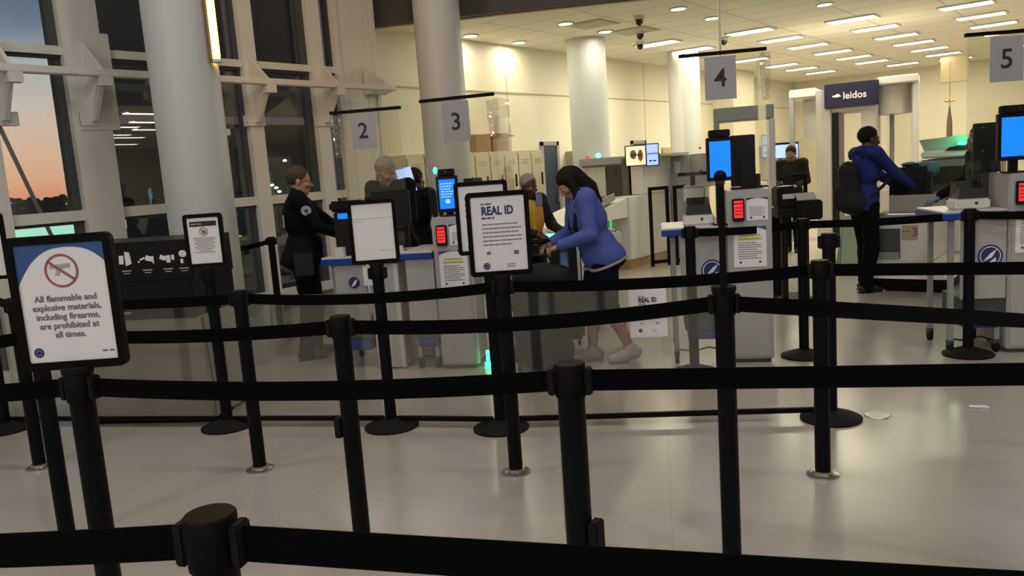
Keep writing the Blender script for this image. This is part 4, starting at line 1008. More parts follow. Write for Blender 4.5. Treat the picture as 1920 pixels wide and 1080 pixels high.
# walk-through metal detector
p = G(1402, 545)
md = thing('metal_detector', 'grey walk-through metal detector arch behind kiosk 4', 'metal detector', (p.x+.03, p.y, 0), R(24)); md.scale = (.78, 1, 1)
MB().bx(-.46, .40, -.04, .3, 2.0, 2.16, .01).build('header', 'machinegrey', md)
MB().bx(-.46, -.38, -.04, .5, 0, 2.0, .01).build('left_panel', 'machinegrey', md)
MB().bx(.33, .41, -.04, .5, 0, 2.0, .01).build('right_panel', 'kiosklight', md)
MB().bx(-.5, -.34, -.1, .56, 0, .05).bx(.29, .45, -.1, .56, 0, .05).build('foot_plate', 'rubber', md)
MB().bx(.30, .46, -.02, .0, 0.55, .68, .004).build('blue_status_box', 'darkblue', md)

# ------------------------------------------------------------------ body scanner
p = G(1560, 452)
sc = thing('body_scanner', 'grey body scanner booth with navy header and clear curved wall', 'body scanner', (p.x, p.y, 0), R(10)); sc.scale = (.93, .93, .965)
# placed facing the queue: local x right, y away
MB().bx(-.26, .02, 0, 1.2, 0, 2.72, .02).build('left_pylon', 'scanner', sc)
MB().bx(.52, .80, 0, .9, 0, 2.72, .02).build('right_pylon', 'scanner', sc)
MB().bx(.80, 1.0, .0, .9, 0, .9, .02).build('right_base', 'scanner', sc)
MB().bx(-.0, .56, .0, 1.1, 2.3, 2.72, .02).build('lintel', 'scanner', sc)
hb = MB().bx(-.10, .82, -.06, .0, 2.38, 2.80, .01).build('header_panel', 'navyheader', sc)
text_mesh('leidos', .17, 'logo_text', 'paper', hb, .42, -.062, 2.575, bold=.003)
MB().prism([(.03, 2.59), (.09, 2.60), (.13, 2.625), (.17, 2.60), (.19, 2.57), (.12, 2.56), (.06, 2.565)], -.066, -.060).build('logo_mark', 'paper', hb)
MB().bx(.02, .14, .0, 1.0, .05, 2.3).build('door_jamb', 'dark_device', sc)
# right curved wall
mb = MB()
cx, cy, rr_ = 1.02, .45, .36
for k in range(16):
    a0, a1 = R(-170+k*17.5), R(-170+(k+1)*17.5)
    mb.poly([(cx+rr_*math.cos(a0), cy+rr_*math.sin(a0), .95), (cx+rr_*math.cos(a1), cy+rr_*math.sin(a1), .95), (cx+rr_*math.cos(a1), cy+rr_*math.sin(a1), 2.2), (cx+rr_*math.cos(a0), cy+rr_*math.sin(a0), 2.2)], [(0, 1, 2, 3)])
mb.build('clear_curved_wall', 'acrylic', sc)
MB().lathe([(0, 2.2), (rr_, 2.2), (rr_, 2.7), (0, 2.7)], (cx, cy, 0), 40).build('upper_drum', 'scanner', sc, smooth=True)
MB().lathe([(0, .0), (rr_, .0), (rr_, .95), (0, .95)], (cx, cy, 0), 40).build('lower_drum', 'scanner', sc, smooth=True)
MB().bx(.78, 1.46, .0, .9, 2.70, 2.84, .02).build('right_cap', 'machine', sc)
MB().bx(1.36, 1.46, .1, .3, 0, 2.7, .01).build('outer_post', 'machine', sc)
MB().bx(.96, 1.04, .7, .8, .95, 2.2).build('mast', 'machinegrey', sc)
# left curved wall seen beside the woman
MB().bx(-.75, -.26, .1, 1.1, 2.62, 2.78, .02).build('left_cap', 'machine', sc)
MB().bx(-.75, -.66, .1, .2, 0, 2.62, .01).build('left_outer_post', 'machinegrey', sc)
MB().bx(-.52, -.26, .3, .4, 1.9, 2.6).build('left_upper_panel', 'scanner', sc); MB().bx(-.66, -.28, .3, .31, .1, 1.9).build('left_clear_wall', 'acrylic', sc)
# pale green folding sign
p = G(1592, 512)
fs = thing('floor_caution_sign', 'pale green folding floor sign beside the man with the backpack', 'floor sign', (p.x, p.y, 0), yaw)
MB().poly([(-.15, -.12, 0), (.15, -.12, 0), (.05, -.01, .75), (-.05, -.01, .75), (-.15, -.10, 0), (.15, -.10, 0), (.05, .01, .75), (-.05, .01, .75)], [(0, 1, 2, 3), (4, 5, 6, 7), (0, 1, 5, 4), (1, 2, 6, 5), (2, 3, 7, 6), (3, 0, 4, 7)]).build('front_leaf', 'palegreen', fs)
MB().poly([(-.15, .12, 0), (.15, .12, 0), (.05, .01, .75), (-.05, .01, .75), (-.15, .10, 0), (.15, .10, 0), (.05, -.005, .75), (-.05, -.005, .75)], [(0, 1, 2, 3), (4, 5, 6, 7), (0, 1, 5, 4), (1, 2, 6, 5), (2, 3, 7, 6), (3, 0, 4, 7)]).build('rear_leaf', 'palegreen', fs)
# black podium with printers
p = G(1490, 570)
pd = thing('screening_podium', 'black podium with printers before the woman in the dark jacket', 'podium', (p.x, p.y, 0), yaw-R(4))
MB().bx(-.12, -.06, 0, .05, 0, .95).build('leg', 'dark_device', pd); MB().bx(.10, .16, 0, .05, 0, .95).build('leg', 'dark_device', pd); MB().bx(-.14, -.04, .3, .35, 0, .95).build('leg', 'dark_device', pd)
MB().bx(-.16, .20, -.05, .4, .02, .06).build('foot_board', 'rubber', pd)
MB().bx(-.17, .18, -.06, .36, .93, 1.02, .01).build('top_board', 'dark_device', pd)
MB().bx(-.15, .05, .02, .28, 1.02, 1.25, .02).build('printer', 'dark_device', pd)
MB().bx(-.1, .02, .0, .02, 1.12, 1.17).build('printer_slot', 'kiosklight', pd)
MB().box((.13, -.04, 1.0), (.24, .3, .2), bev=.015).build('hanging_bin', 'rubber', pd)
MB().box((.12, -.05, 1.135), (.2, .12, .01), rx=R(35)).build('label_card', 'kiosk', pd)
MB().tube([(.22, .3, .9), (.22, .3, 1.35), (.08, .3, 1.35)], .022, 8).build('side_frame', 'black', pd)
# flag pole
p = DP(1780, 255, 17.5)
fp = thing('flagpole', 'brass eagle-topped flagpole with furled flag against the far wall', 'flagpole', (p.x, p.y, 0))
MB().cone((0, 0, 0), (0, 0, 3.3), .012, .012, 8).build('pole', 'brass', fp); MB().lathe([(0, 0), (.2, 0), (.18, .05), (0, .08)], seg=20).build('base', 'brass', fp)
MB().lathe([(.02, 1.45), (.06, 1.6), (.055, 2.0), (.03, 2.2), (.014, 2.35), (0, 2.36)], seg=14).build('furled_flag', 'flagred', fp, smooth=True); MB().ball((0, 0, 2.47), (.13, .02, .035), 10).ball((0, 0, 2.5), (.03, .03, .05), 8).build('eagle_finial', 'brass', fp)
# hanging dark wall speaker / tan glow panel above
p = DP(1790, 130, 18.0); tag(MB().bx(-.28, .28, -.06, .06, -.28, .28, .01).build('hanging_sign_box', 'tan', loc=(p.x, p.y, p.z), rz=R(8)), 'tan box hanging below the ceiling above the flagpole', 'sign')
# background monitor behind woman
p = DP(1478, 283, 14.8); s = thing('wall_monitor', 'blue wall monitor behind the woman in the dark jacket', 'monitor', (p.x, p.y, 0), yaw)
MB().bx(-.3, .2, 0, .05, p.z-.14, p.z+.16, .01).build('housing', 'dark_device', s); MB().bx(-.28, .18, -.006, 0, p.z-.12, p.z+.12).build('display', 'screenpale', s); MB().bx(-.04, .04, .02, .06, 0, p.z).bx(-.25, .25, -.1, .2, 0, .03).build('stand', 'machinegrey', s)
p = DP(1462, 330, 14.3); tag(MB().bx(-.05, .05, -.02, .02, -.03, .03).bx(-.008, .008, -.008, .008, -p.z, -.03).build('status_light_post', 'tealled', loc=p, rz=yaw), 'thin post with a mint light left of the woman in the dark jacket', 'lamp')

# ------------------------------------------------------------------ floor odds
for (px, py, lab) in ((1645, 779, 'round steel floor plate on the open floor'), (1833, 764, 'small crumpled silver scrap on the floor by kiosk 5'),):
    p = G(px, py)
    if 'round' in lab: tag(MB().lathe([(0, .001), (.075, .001), (.07, .006), (0, .007)], seg=28).build('floor_plate', 'chrome', loc=p, smooth=True), lab, 'floor plate')
    else: tag(MB().box((0, 0, .006), (.09, .03, .008), rz=.3, bev=.002).box((.04, .0, .008), (.04, .02, .012), rz=-.4).build('foil_scrap', 'paper', loc=p), lab, 'litter')

# ------------------------------------------------------------------ people
class Sdf:
    """smooth union of tapered limbs and ellipsoids, meshed into ONE continuous surface"""
    def __init__(s, vox): s.v = vox; s.p = []
    def rc(s, a, b, ra, rb, k=.02, sq=None): s.p.append(('rc', np.array(a, float), np.array(b, float), ra, rb, k, sq)); return s
    def el(s, c, r, k=.02, rot=None, sub=False): s.p.append(('sub' if sub else 'el', np.array(c, float), np.array(r, float), np.eye(3) if rot is None else rot, 0, k, None)); return s
    def cut(s, pt, n, k=.004): s.p.append(('cut', np.array(pt, float), np.array(n, float)/np.linalg.norm(n), 0, 0, k, None)); return s
    def mesh(s, name, m, wrinkle=0., wf=28., parent=None, ph=0.):
        lo = np.full(3, 1e9); hi = -lo
        for q in s.p:
            if q[0] == 'rc': pts = (q[1]-q[3], q[1]+q[3], q[2]-q[4], q[2]+q[4])
            elif q[0] == 'el': R_ = np.abs(q[3]) @ q[2]; pts = (q[1]-R_, q[1]+R_)
            else: continue
            for t in pts: lo = np.minimum(lo, t); hi = np.maximum(hi, t)
        lo -= s.v*4; hi += s.v*4; n = np.ceil((hi-lo)/s.v).astype(int)+1
        D = np.full(n, .5, np.float32); ax = [lo[i]+np.arange(n[i])*s.v for i in range(3)]
        for q in s.p:
            k = q[5]; mg = k*1.5+s.v*3
            if q[0] == 'rc': l = np.minimum(q[1]-q[3], q[2]-q[4])-mg; h = np.maximum(q[1]+q[3], q[2]+q[4])+mg
            elif q[0] in ('el', 'sub'): R_ = np.abs(q[3]) @ q[2]; l = q[1]-R_-mg; h = q[1]+R_+mg
            else: l = lo; h = hi
            i0 = np.clip(((l-lo)/s.v).astype(int), 0, n-1); i1 = np.clip(np.ceil((h-lo)/s.v).astype(int)+1, 1, n)
            if (i1 <= i0).any(): continue
            P = np.stack(np.meshgrid(ax[0][i0[0]:i1[0]], ax[1][i0[1]:i1[1]], ax[2][i0[2]:i1[2]], indexing='ij'), -1)
            if q[0] == 'rc':
                a, b = q[1], q[2]; d = b-a; L2 = max(d @ d, 1e-9)
                t = np.clip(((P-a) @ d)/L2, 0, 1); W = P-(a+t[..., None]*d)
                if q[6] is not None: W = W*np.array(q[6])
                e = np.linalg.norm(W, axis=-1)-(q[3]+(q[4]-q[3])*t)
            elif q[0] in ('el', 'sub'):
                Q = (P-q[1]) @ q[3]; Q1 = Q/q[2]; k0 = np.linalg.norm(Q1, axis=-1); k1 = np.linalg.norm(Q1/q[2], axis=-1)+1e-9; e = k0*(k0-1)/k1
            else: e = (P-q[1]) @ q[2]
            sl = tuple(slice(i0[i], i1[i]) for i in range(3)); A = D[sl]
            if q[0] in ('cut', 'sub'):
                e = e if q[0] == 'cut' else -e; h_ = np.clip(.5-.5*(A-e)/k*-1, 0, 1); h_ = np.clip(.5+.5*(A-e)/k, 0, 1); D[sl] = e+(A-e)*h_+k*h_*(1-h_)
            else:
                h_ = np.clip(.5+.5*(e-A)/k, 0, 1); D[sl] = e+(A-e)*h_-k*h_*(1-h_)
        if wrinkle:
            X_, Y_, Z_ = np.meshgrid(*ax, indexing='ij')
            D += (wrinkle*(np.sin(wf*X_+2.2*np.sin(wf*.6*Z_+ph)+ph)*np.sin(wf*.9*Z_+1.7*np.sin(wf*.5*Y_+1))+.5*np.sin(wf*1.9*Z_+2.*np.sin(wf*X_+ph)))).astype(np.float32)
        D[0] = D[-1] = .1; D[:, 0] = D[:, -1] = .1; D[:, :, 0] = D[:, :, -1] = .1
        ins = D < 0
        c = [ins[i:n[0]-1+i, j:n[1]-1+j, k_:n[2]-1+k_] for i in (0, 1) for j in (0, 1) for k_ in (0, 1)]
        sm = sum(x.astype(np.int8) for x in c); act = (sm > 0) & (sm < 8)
        idx = -np.ones(act.shape, int); cells = np.argwhere(act); idx[act] = np.arange(len(cells))
        acc = np.zeros((len(cells), 3)); cnt = np.zeros(len(cells))
        off = [(i, j, k_) for i in (0, 1) for j in (0, 1) for k_ in (0, 1)]
        val = {o_: D[cells[:, 0]+o_[0], cells[:, 1]+o_[1], cells[:, 2]+o_[2]] for o_ in off}
        for o1 in off:
            for ax_ in range(3):
                if o1[ax_]: continue
                o2 = list(o1); o2[ax_] = 1; o2 = tuple(o2); a, b = val[o1], val[o2]; cr_ = (a < 0) != (b < 0)
                t = np.where(cr_, a/np.where(cr_, a-b, 1), 0); p = np.tile(np.array(o1, float), (len(cells), 1)); p[:, ax_] += t
                acc[cr_] += p[cr_]; cnt[cr_] += 1
        V = lo+(cells+acc/cnt[:, None])*s.v; faces = []
        for ax_ in range(3):
            sh = [slice(None)]*3; s2 = [slice(None)]*3; sh[ax_] = slice(0, -1); s2[ax_] = slice(1, None)
            e1 = ins[tuple(sh)]; e2 = ins[tuple(s2)]; w = np.argwhere(e1 != e2); fl = e1[e1 != e2]
            o_ = [x for x in range(3) if x != ax_]; w_ok = (w[:, o_[0]] > 0) & (w[:, o_[1]] > 0) & (w[:, o_[0]] < n[o_[0]]-1) & (w[:, o_[1]] < n[o_[1]]-1)
            w = w[w_ok]; fl = fl[w_ok]; qd = []
            for da, db in ((0, 0), (1, 0), (1, 1), (0, 1)):
                t = w.copy(); t[:, o_[0]] -= da; t[:, o_[1]] -= db; qd.append(idx[t[:, 0], t[:, 1], t[:, 2]])
            qd = np.stack(qd, 1); sw = fl if ax_ != 1 else ~fl
            qd[~sw] = qd[~sw][:, ::-1]; faces.append(qd)
        Fc = np.concatenate(faces); me = bpy.data.meshes.new(name)
        me.from_pydata(V.tolist(), [], Fc.tolist()); me.polygons.foreach_set('use_smooth', [True]*len(Fc)); me.materials.append(M[m])
        bm = bmesh.new(); bm.from_mesh(me); bmesh.ops.recalc_face_normals(bm, faces=bm.faces); bmesh.ops.smooth_vert(bm, verts=bm.verts, factor=.5, use_axis_x=True, use_axis_y=True, use_axis_z=True); bm.to_mesh(me); bm.free()
        o = bpy.data.objects.new(name, me); COL.objects.link(o); o.parent = parent; return o

def nz(a): a = np.array(a, float); return a/np.linalg.norm(a)
def ik(a, b, l1, l2, pole):
    a = np.array(a, float); b = np.array(b, float); d = b-a; L = min(np.linalg.norm(d), (l1+l2)*.995); dn = nz(d)
    x = (l1*l1-l2*l2+L*L)/(2*L); h = math.sqrt(max(l1*l1-x*x, 0)); pv = np.array(pole, float); pv = nz(pv-(pv @ dn)*dn)
    return a+dn*x+pv*h, a+dn*L
def rotx(a): c, s_ = math.cos(a), math.sin(a); return np.array([[1, 0, 0], [0, c, -s_], [0, s_, c]])
def rotz(a): c, s_ = math.cos(a), math.sin(a); return np.array([[c, -s_, 0], [s_, c, 0], [0, 0, 1]])

def hand(S_, w, d, n_, side, curl=.5, sc=1.):
    """palm, four unequal bent fingers and a thumb leaving the side of the palm. d: hand direction, n_: palm normal, side: thumb side"""
    d = nz(d); n_ = nz(n_-(n_ @ d)*d) if isinstance(n_, np.ndarray) else nz(np.array(n_, float)-(np.array(n_, float) @ d)*d)
    t = np.cross(d, n_)*side
    fl = (.072, .080, .074, .058); K = []
    for i, o_ in enumerate((.030, .010, -.010, -.029)):
        kp = w+d*(.088-.004*abs(i-1.2))*sc+t*o_*sc; K.append(kp)
        S_.rc(w+t*o_*.55*sc+d*.008, kp, .0155*sc, .0125*sc, .010)
    for i, kp in enumerate(K):
        L = fl[i]*sc; a = curl*.55+i*.05; p = kp; dd = d
        for j, (fr, r0, r1) in enumerate(((.45, .0098, .009), (.30, .009, .0082), (.25, .0082, .007))):
            an = a*(1+.75*j); dd = d*math.cos(an)+n_*math.sin(an); q = p+dd*L*fr; S_.rc(p, q, r0*sc, r1*sc, .0035); p = q
    b = w+d*.022*sc+t*.024*sc+n_*.006; m1 = b+(d*.62+t*.62+n_*.35)*.040*sc; m2 = m1+(d*.86+t*.22+n_*.45)*.030*sc; m3 = m2+(d*.9+t*-.02+n_*.42)*.024*sc
    S_.rc(b, m1, .0145*sc, .0115*sc, .008); S_.rc(m1, m2, .011*sc, .0098*sc, .004); S_.rc(m2, m3, .0098*sc, .008*sc, .003)

def person(label, pos, rz, Ht, skin, hl=None, hr=None, fl_=(-.09, .03), fr_=(.09, -.04), lean=0., hpitch=0., hyaw=0., g_=1., top='navycloth', bottom='trouser', topname='jacket', botname='trousers', shoe='shoe',
           shorts=False, hair='hairbrown', hairstyle='short', glasses=False, vest=None, curl=.5, vox=.007, hood=False, collar=None, polel=(-.5, -.6, -.6), poler=(.5, -.6, -.6), gloves=None, heel=(0, 0), bald=False, facedetail=True, topkw=None, twist=0., group=None):
    h = Ht; P = np.array([0, 0, .53*h]); RX = rotx(-lean) @ rotz(twist); T = lambda x, y, z: P+RX @ np.array([x, y, z])*1.
    S_ = Sdf(vox)
    shw = .105*h*g_**.4
    sh = {-1: T(-shw, -.005, .282*h), 1: T(shw, -.005, .282*h)}
    # pelvis and torso
    def torso(Q, e):
        Q.el(T(0, -.01, -.01), (.165*g_+e, .115*g_+e, .105+e), .05)
        Q.el(T(0, .01*g_, .09), (.142*g_+e, .108*g_+e, .12+e), .05)
        Q.el(T(0, .005, .25*h-.14), (.158*g_**.7+e, .112*g_**.8+e, .15+e), .05)
        Q.el(T(0, -.005, .25*h-.03), (.15*g_**.6+e, .095*g_**.5+e, .11+e), .05)
        for s_ in (-1, 1): Q.rc(T(0, -.005, .275*h), sh[s_], .058+e, .052+e, .04)
    nb = T(0, -.005, .295*h); hb = RX @ rotz(hyaw) @ rotx(-hpitch); nk = nb+RX @ np.array([0, .012, .035]); hc = nk+hb @ np.array([0, .018, .018])+RX @ np.array([0, 0, .075])
    Hh = lambda x, y, z: hc+hb @ (np.array([x, y, z])*hs); hs = h/1.75*1.0
    # arms, legs
    ua, fa = .168*h, .150*h; A = {}
    for s_, tgt, pl_ in ((-1, hl, polel), (1, hr, poler)):
        tgt = np.array(tgt, float) if tgt is not None else np.array([s_*.25*g_**.4, .05, .50*h])
        el_, wr = ik(sh[s_], tgt, ua, fa, pl_); A[s_] = (el_, wr)
    Lg = {}
    for s_, ft, hz_ in ((-1, fl_, heel[0]), (1, fr_, heel[1])):
        hp = np.array([s_*.052*h*g_**.3, 0, .505*h]); an = np.array([ft[0], ft[1], .085+hz_]); kn, an = ik(hp, an, .235*h, .225*h, (s_*.1, 1, .0)); Lg[s_] = (hp, kn, an)
    torso(S_, -.012 if top else 0)
    S_.rc(nb, nk+np.array([0, 0, .03]), .056, .052, .03); S_.rc(nk, hc-hb @ np.array([0, .01, .04]), .053, .052, .02)
    for s_ in (-1, 1):
        e_, w_ = A[s_]; S_.rc(sh[s_], e_, .048*g_**.5, .038, .025); S_.rc(e_, w_, .038, .027, .02)
        if gloves != 'both' or True:
            d_ = nz(w_-e_); hand(S_, w_, d_, np.array([-s_*.35, .1, -1.]) if abs(d_[2]) < .8 else np.array([-s_, .15, 0]), s_ if abs(d_[2]) < .8 else s_, curl, h/1.75)
        hp, kn, an = Lg[s_]; S_.rc(hp, kn, .082*g_**.5, .056*g_**.3, .03); S_.rc(kn, kn+(an-kn)*.35+np.array([0, -.012, 0]), .054*g_**.3, .056*g_**.3, .02); S_.rc(kn+(an-kn)*.35+np.array([0, -.012, 0]), an, .055*g_**.3, .036, .02)
        S_.rc(an, an+np.array([0, .14, -.05]), .034, .026, .02); S_.rc(an, an+np.array([0, -.045, -.045]), .034, .03, .02)
    # head
    S_.el(Hh(0, -.012, .040), (.077*hs, .098*hs, .088*hs), .015, hb); S_.el(Hh(0, .028, -.025), (.064*hs, .068*hs, .088*hs), .02, hb)
    S_.rc(Hh(-.022, .060, -.092), Hh(.022, .060, -.092), .022*hs, .022*hs, .02); S_.rc(Hh(-.052, .0, -.06), Hh(-.025, .055, -.09), .02*hs, .018*hs, .02); S_.rc(Hh(.052, .0, -.06), Hh(.025, .055, -.09), .02*hs, .018*hs, .02)
    S_.rc(Hh(0, .094, .002), Hh(0, .113, -.034), .008*hs, .0125*hs, .008); S_.rc(Hh(-.011, .102, -.037), Hh(.011, .102, -.037), .008*hs, .008*hs, .006)
    S_.rc(Hh(-.036, .084, .018), Hh(.036, .084, .018), .0105*hs, .0105*hs, .012); S_.rc(Hh(-.018, .092, -.062), Hh(.018, .092, -.062), .0075*hs, .0075*hs, .005); S_.rc(Hh(-.015, .091, -.073), Hh(.015, .091, -.073), .0075*hs, .0075*hs, .004)
    for s_ in (-1, 1):
        S_.el(Hh(s_*.031, .098, .0), (.014*hs, .012*hs, .010*hs), .006, hb, sub=True); S_.el(Hh(s_*.047, .07, -.025), (.02*hs, .02*hs, .02*hs), .015, hb)
        S_.el(Hh(s_*.078, -.008, -.008), (.009*hs, .020*hs, .031*hs), .005, hb)
    B = S_.mesh('person', skin); B.location = (pos[0], pos[1], 0); B.rotation_euler.z = rz
    tag(B, label, 'person', group)
    ey = MB()
    for s_ in (-1, 1):
        c_ = Hh(s_*.031, .084, .0); MB().ball(tuple(c_), (.0125*hs,)*3, 12).build('eye', 'eyewhite', B, smooth=True)
        c2_ = Hh(s_*.031, .0955, .0); MB().ball(tuple(c2_), (.0045*hs,)*3, 8).build('iris', 'inkblack', B)
    ey.bm.free()
    # clothes
    if top:
        Q = Sdf(vox); torso(Q, .016)
        for s_ in (-1, 1):
            e_, w_ = A[s_]; w2 = e_+(w_-e_)*.96; r_ = .006 if top == 'hoodie' or hood else 0
            Q.rc(sh[s_], e_, .064*g_**.5+r_, .054+r_, .035); Q.rc(e_, w2, .054+r_, .042+r_, .02)
            Q.rc(w2-nz(w_-e_)*.03, w2, .043+r_, .044+r_, .004)
        if hood:
            Q.el(T(0, -.06, .30*h), (.095, .075, .055), .03); Q.el(T(0, -.03, .305*h), (.085, .085, .035), .02)
        else: Q.rc(T(-.0, -.01, .285*h), T(0, .0, .315*h), .072, .062, .01)
        Q.el(np.array([0, -.025, .50*h]), (.17*g_**.8+.014, .13*g_+.014, .115), .04); Q.cut(T(0, 0, -.085), RX @ np.array([0, 0, -1.]))
        tp = Q.mesh(topname, top, .0022, 26, B, ph=rz)
        if topkw == 'hem':
            Q = Sdf(vox); Q.el(T(0, -.01, -.01), (.168*g_+.022, .118*g_+.022, .13), .04); Q.el(np.array([0, -.025, .50*h]), (.17*g_**.8+.022, .13*g_+.022, .125), .04)
            for s_ in (-1, 1): Q.rc(Lg[s_][0], Lg[s_][0]*.8+Lg[s_][1]*.2, .098*g_**.6+.014, .098*g_**.6+.010, .03)
            Q.cut(T(0, 0, -.074), RX @ np.array([0, 0, 1.]), .002); Q.cut(T(0, 0, -.096), RX @ np.array([0, 0, -1.]), .002); Q.mesh('white_hem', 'sneaker', 0, 26, tp)
    Q = Sdf(vox); Q.el(T(0, -.01, -.01), (.168*g_+.010, .118*g_+.010, .115), .04); Q.el(np.array([0, -.025, .50*h]), (.17*g_**.8, .13*g_, .10), .04)
    for s_ in (-1, 1):
        hp, kn, an = Lg[s_]; Q.rc(hp, kn, .098*g_**.6, .075*g_**.4, .03)
        if shorts: Q.rc(kn, kn+(an-kn)*.06, .078*g_**.4, .082*g_**.4, .01)
        else: Q.rc(kn, an+np.array([0, 0, .01]), .084*g_**.4, .066, .02); Q.rc(an+np.array([0, 0, .02]), an+np.array([0, .01, -.035]), .066, .070, .015)
    Q.cut(T(0, 0, .03), RX @ np.array([0, 0, 1.])); Q.mesh(botname, bottom, .0025, 22, B, ph=rz+1)
    for s_ in (-1, 1):
        an = Lg[s_][2]; hz_ = heel[0] if s_ < 0 else heel[1]; z0 = .0; Q = Sdf(min(vox, .007))
        ht = np.array([an[0], an[1]-.045, .040+hz_]); toe = np.array([an[0]+s_*.01, an[1]+.155, .034]); mid = np.array([an[0]+s_*.005, an[1]+.07, .040+hz_*.35])
        sz = 1.16 if shoe == 'sneaker' else 1.; Q.rc(ht+np.array([0, 0, .008]), mid, .044*sz, .046*sz, .02); Q.rc(mid, toe, .046*sz, .036*sz, .02); Q.rc(an+np.array([0, 0, .0]), ht+np.array([0, .02, 0]), .046*sz, .046*sz, .02)
        if not hz_: Q.cut((0, 0, .004), (0, 0, -1))
        so_ = Q.mesh('shoe', shoe, 0, 26, B)
        if hz_ == 0: MB().prism([(0, 0)]*0 or [(-.04, 0), (.04, 0), (.04, .014), (-.04, .014)], -.08, .17).build('sole', 'sneaker' if shoe == 'sneaker' else 'shoe', so_, loc=(an[0], an[1], 0))
    if hair:
        Q = Sdf(min(vox, .007))
        Q.el(Hh(0, -.016, .046), (.082*hs, .104*hs, .092*hs), .01, hb)
        if hairstyle == 'short':
            Q.cut(Hh(0, .060, .055), hb @ np.array([0, 1., -.55]), .01); Q.cut(Hh(0, 0, -.035), hb @ np.array([0, .35, -1.]), .01)
            for s_ in (-1, 1): Q.el(Hh(s_*.080, -.008, -.010), (.014*hs, .03*hs, .036*hs), .006, hb, sub=True)
        elif hairstyle == 'crop':
            Q.cut(Hh(0, .055, .065), hb @ np.array([0, 1., -.5]), .01); Q.cut(Hh(0, 0, .0), hb @ np.array([0, .5, -1.]), .01)
        elif hairstyle == 'bun':
            Q.cut(Hh(0, .070, .05), hb @ np.array([0, 1., -.55]), .01); Q.cut(Hh(0, 0, -.035), hb @ np.array([0, .5, -1.]), .01); Q.el(Hh(0, -.125, .03), (.045, .04, .045), .01)
        elif hairstyle == 'long':
            Q.cut(Hh(0, .085, .03), hb @ np.array([0, 1., -.35]), .01)
            Q.rc(Hh(-.070, .0, .03), Hh(-.088, .03, -.12), .035, .040, .03); Q.rc(Hh(.070, .0, .03), Hh(.088, .03, -.12), .035, .040, .03)
            Q.rc(Hh(-.088, .03, -.12), Hh(-.095, .085, -.12)+np.array([0, -.0, -.22]), .040, .026, .02); Q.rc(Hh(.088, .03, -.12), Hh(.095, .085, -.12)+np.array([0, 0, -.22]), .040, .026, .02)
            Q.rc(Hh(0, -.075, .02), Hh(0, -.085, -.14), .065, .072, .03); Q.rc(Hh(0, -.085, -.14), T(0, -.135, .235*h), .07, .03, .02)
        Q.mesh('hair', hair, .0015, 90, B)
    if glasses:
        q_ = MB()
        for s_ in (-1, 1):
            cc = [tuple(Hh(s_*.031+.019*math.cos(a), .106, .002+.014*math.sin(a))) for a in np.linspace(0, 2*PI, 13)]
            q_.tube(cc, .0016, 6); q_.tube([tuple(Hh(s_*.05, .104, .006)), tuple(Hh(s_*.081, .01, .006))], .0018, 6)
        q_.tube([tuple(Hh(-.012, .108, .004)), tuple(Hh(.012, .108, .004))], .0016, 6); q_.build('glasses', 'dark_device', B)
    if gloves:
        for s_ in (-1, 1):
            if gloves == 'both' or (gloves == 'left') == (s_ < 0):
                e_, w_ = A[s_]; Q = Sdf(.006); d_ = nz(w_-e_); nn_ = np.array([-s_*.35, .1, -1.]) if abs(d_[2]) < .8 else np.array([-s_, .15, 0])
                hand(Q, w_, d_, nn_, s_, curl, h/1.75*1.14); Q.rc(w_-d_*.05, w_, .036, .032, .01); Q.mesh('glove', 'glovenitrile', 0, 20, B)
    B['_dummy'] = 0; del B['_dummy']
    return B, dict(T=T, A=A, sh=sh, Hh=Hh, RX=RX, Lg=Lg)

RIGHT = yaw-R(90); LEFTF = yaw+R(90); TOCAM = yaw+PI
# police officer at kiosk 2
p = G(590, 668)
B, I = person('officer in black uniform and glasses standing at kiosk 2, facing the desk', p, RIGHT+R(14), 1.84, 'skin', hr=(.20, .40, 1.12), hl=(-.10, .44, 1.13), hpitch=.08, g_=1.42, glasses=True, gloves='both', hair='hairbrown', topname='uniform_jacket', fl_=(-.11, .02), fr_=(.12, -.06), curl=.9)
# sleeve patch + back lettering patch
T = I['T']; s_ = I['sh'][1]; e_ = I['A'][1][0]; mpt = s_+(e_-s_)*.42
cl = [c_ for c_ in B.children if c_.name.startswith('uniform_jacket')][0]
o = MB().cone((0, 0, 0), (.006, 0, 0), .045, .043, 24).build('shoulder_patch', 'kiosk', cl); o.location = tuple(mpt+np.array([.066, .0, .0])); o.rotation_euler = (0, R(8), R(0))
o2 = MB().cone((0, 0, 0), (.008, 0, 0), .018, .016, 16).build('patch_emblem', 'inkblack', cl); o2.location = o.location
bp_ = T(.02, -.142, .175*1.84)
o = MB().bx(-.13, .13, -.008, .004, -.055, .055).build('back_lettering_patch', 'kiosk', cl); o.location = tuple(bp_)
mb = MB()
for k in range(5): mb.bx(-.11+k*.046, -.095+k*.046, -.011, -.007, -.038, .038).bx(-.11+k*.046, -.078+k*.046, -.011, -.007, .01-.02*(k % 2), .024-.02*(k % 2))
o = mb.build('lettering', 'inkblack', cl); o.location = tuple(bp_)
MB().lathe([(.190, 0), (.198, 0), (.198, .045), (.190, .045)], seg=30).build('duty_belt', 'shoe', B, loc=(0, -.01, .53*1.84+.0)).scale = (1.06, .80, 1)
MB().bx(-.02, .03, -.09, .08, -.16, .05, .012).build('holster', 'shoe', B, loc=(.225, .0, .53*1.84-.02))

# older man behind kiosk 2
p = DP(752, 500, 7.75); p.z = 0
person('grey-haired older man in navy jacket looking down behind the kiosk 2 desk', p, TOCAM-R(28), 1.90, 'skinolder', hr=(.14, .36, 1.15), hl=(-.16, .38, 1.15), lean=.12, hpitch=.30, g_=1.1, hair='hairgrey', top='navycloth', vox=.008, topname='jacket', curl=.8)
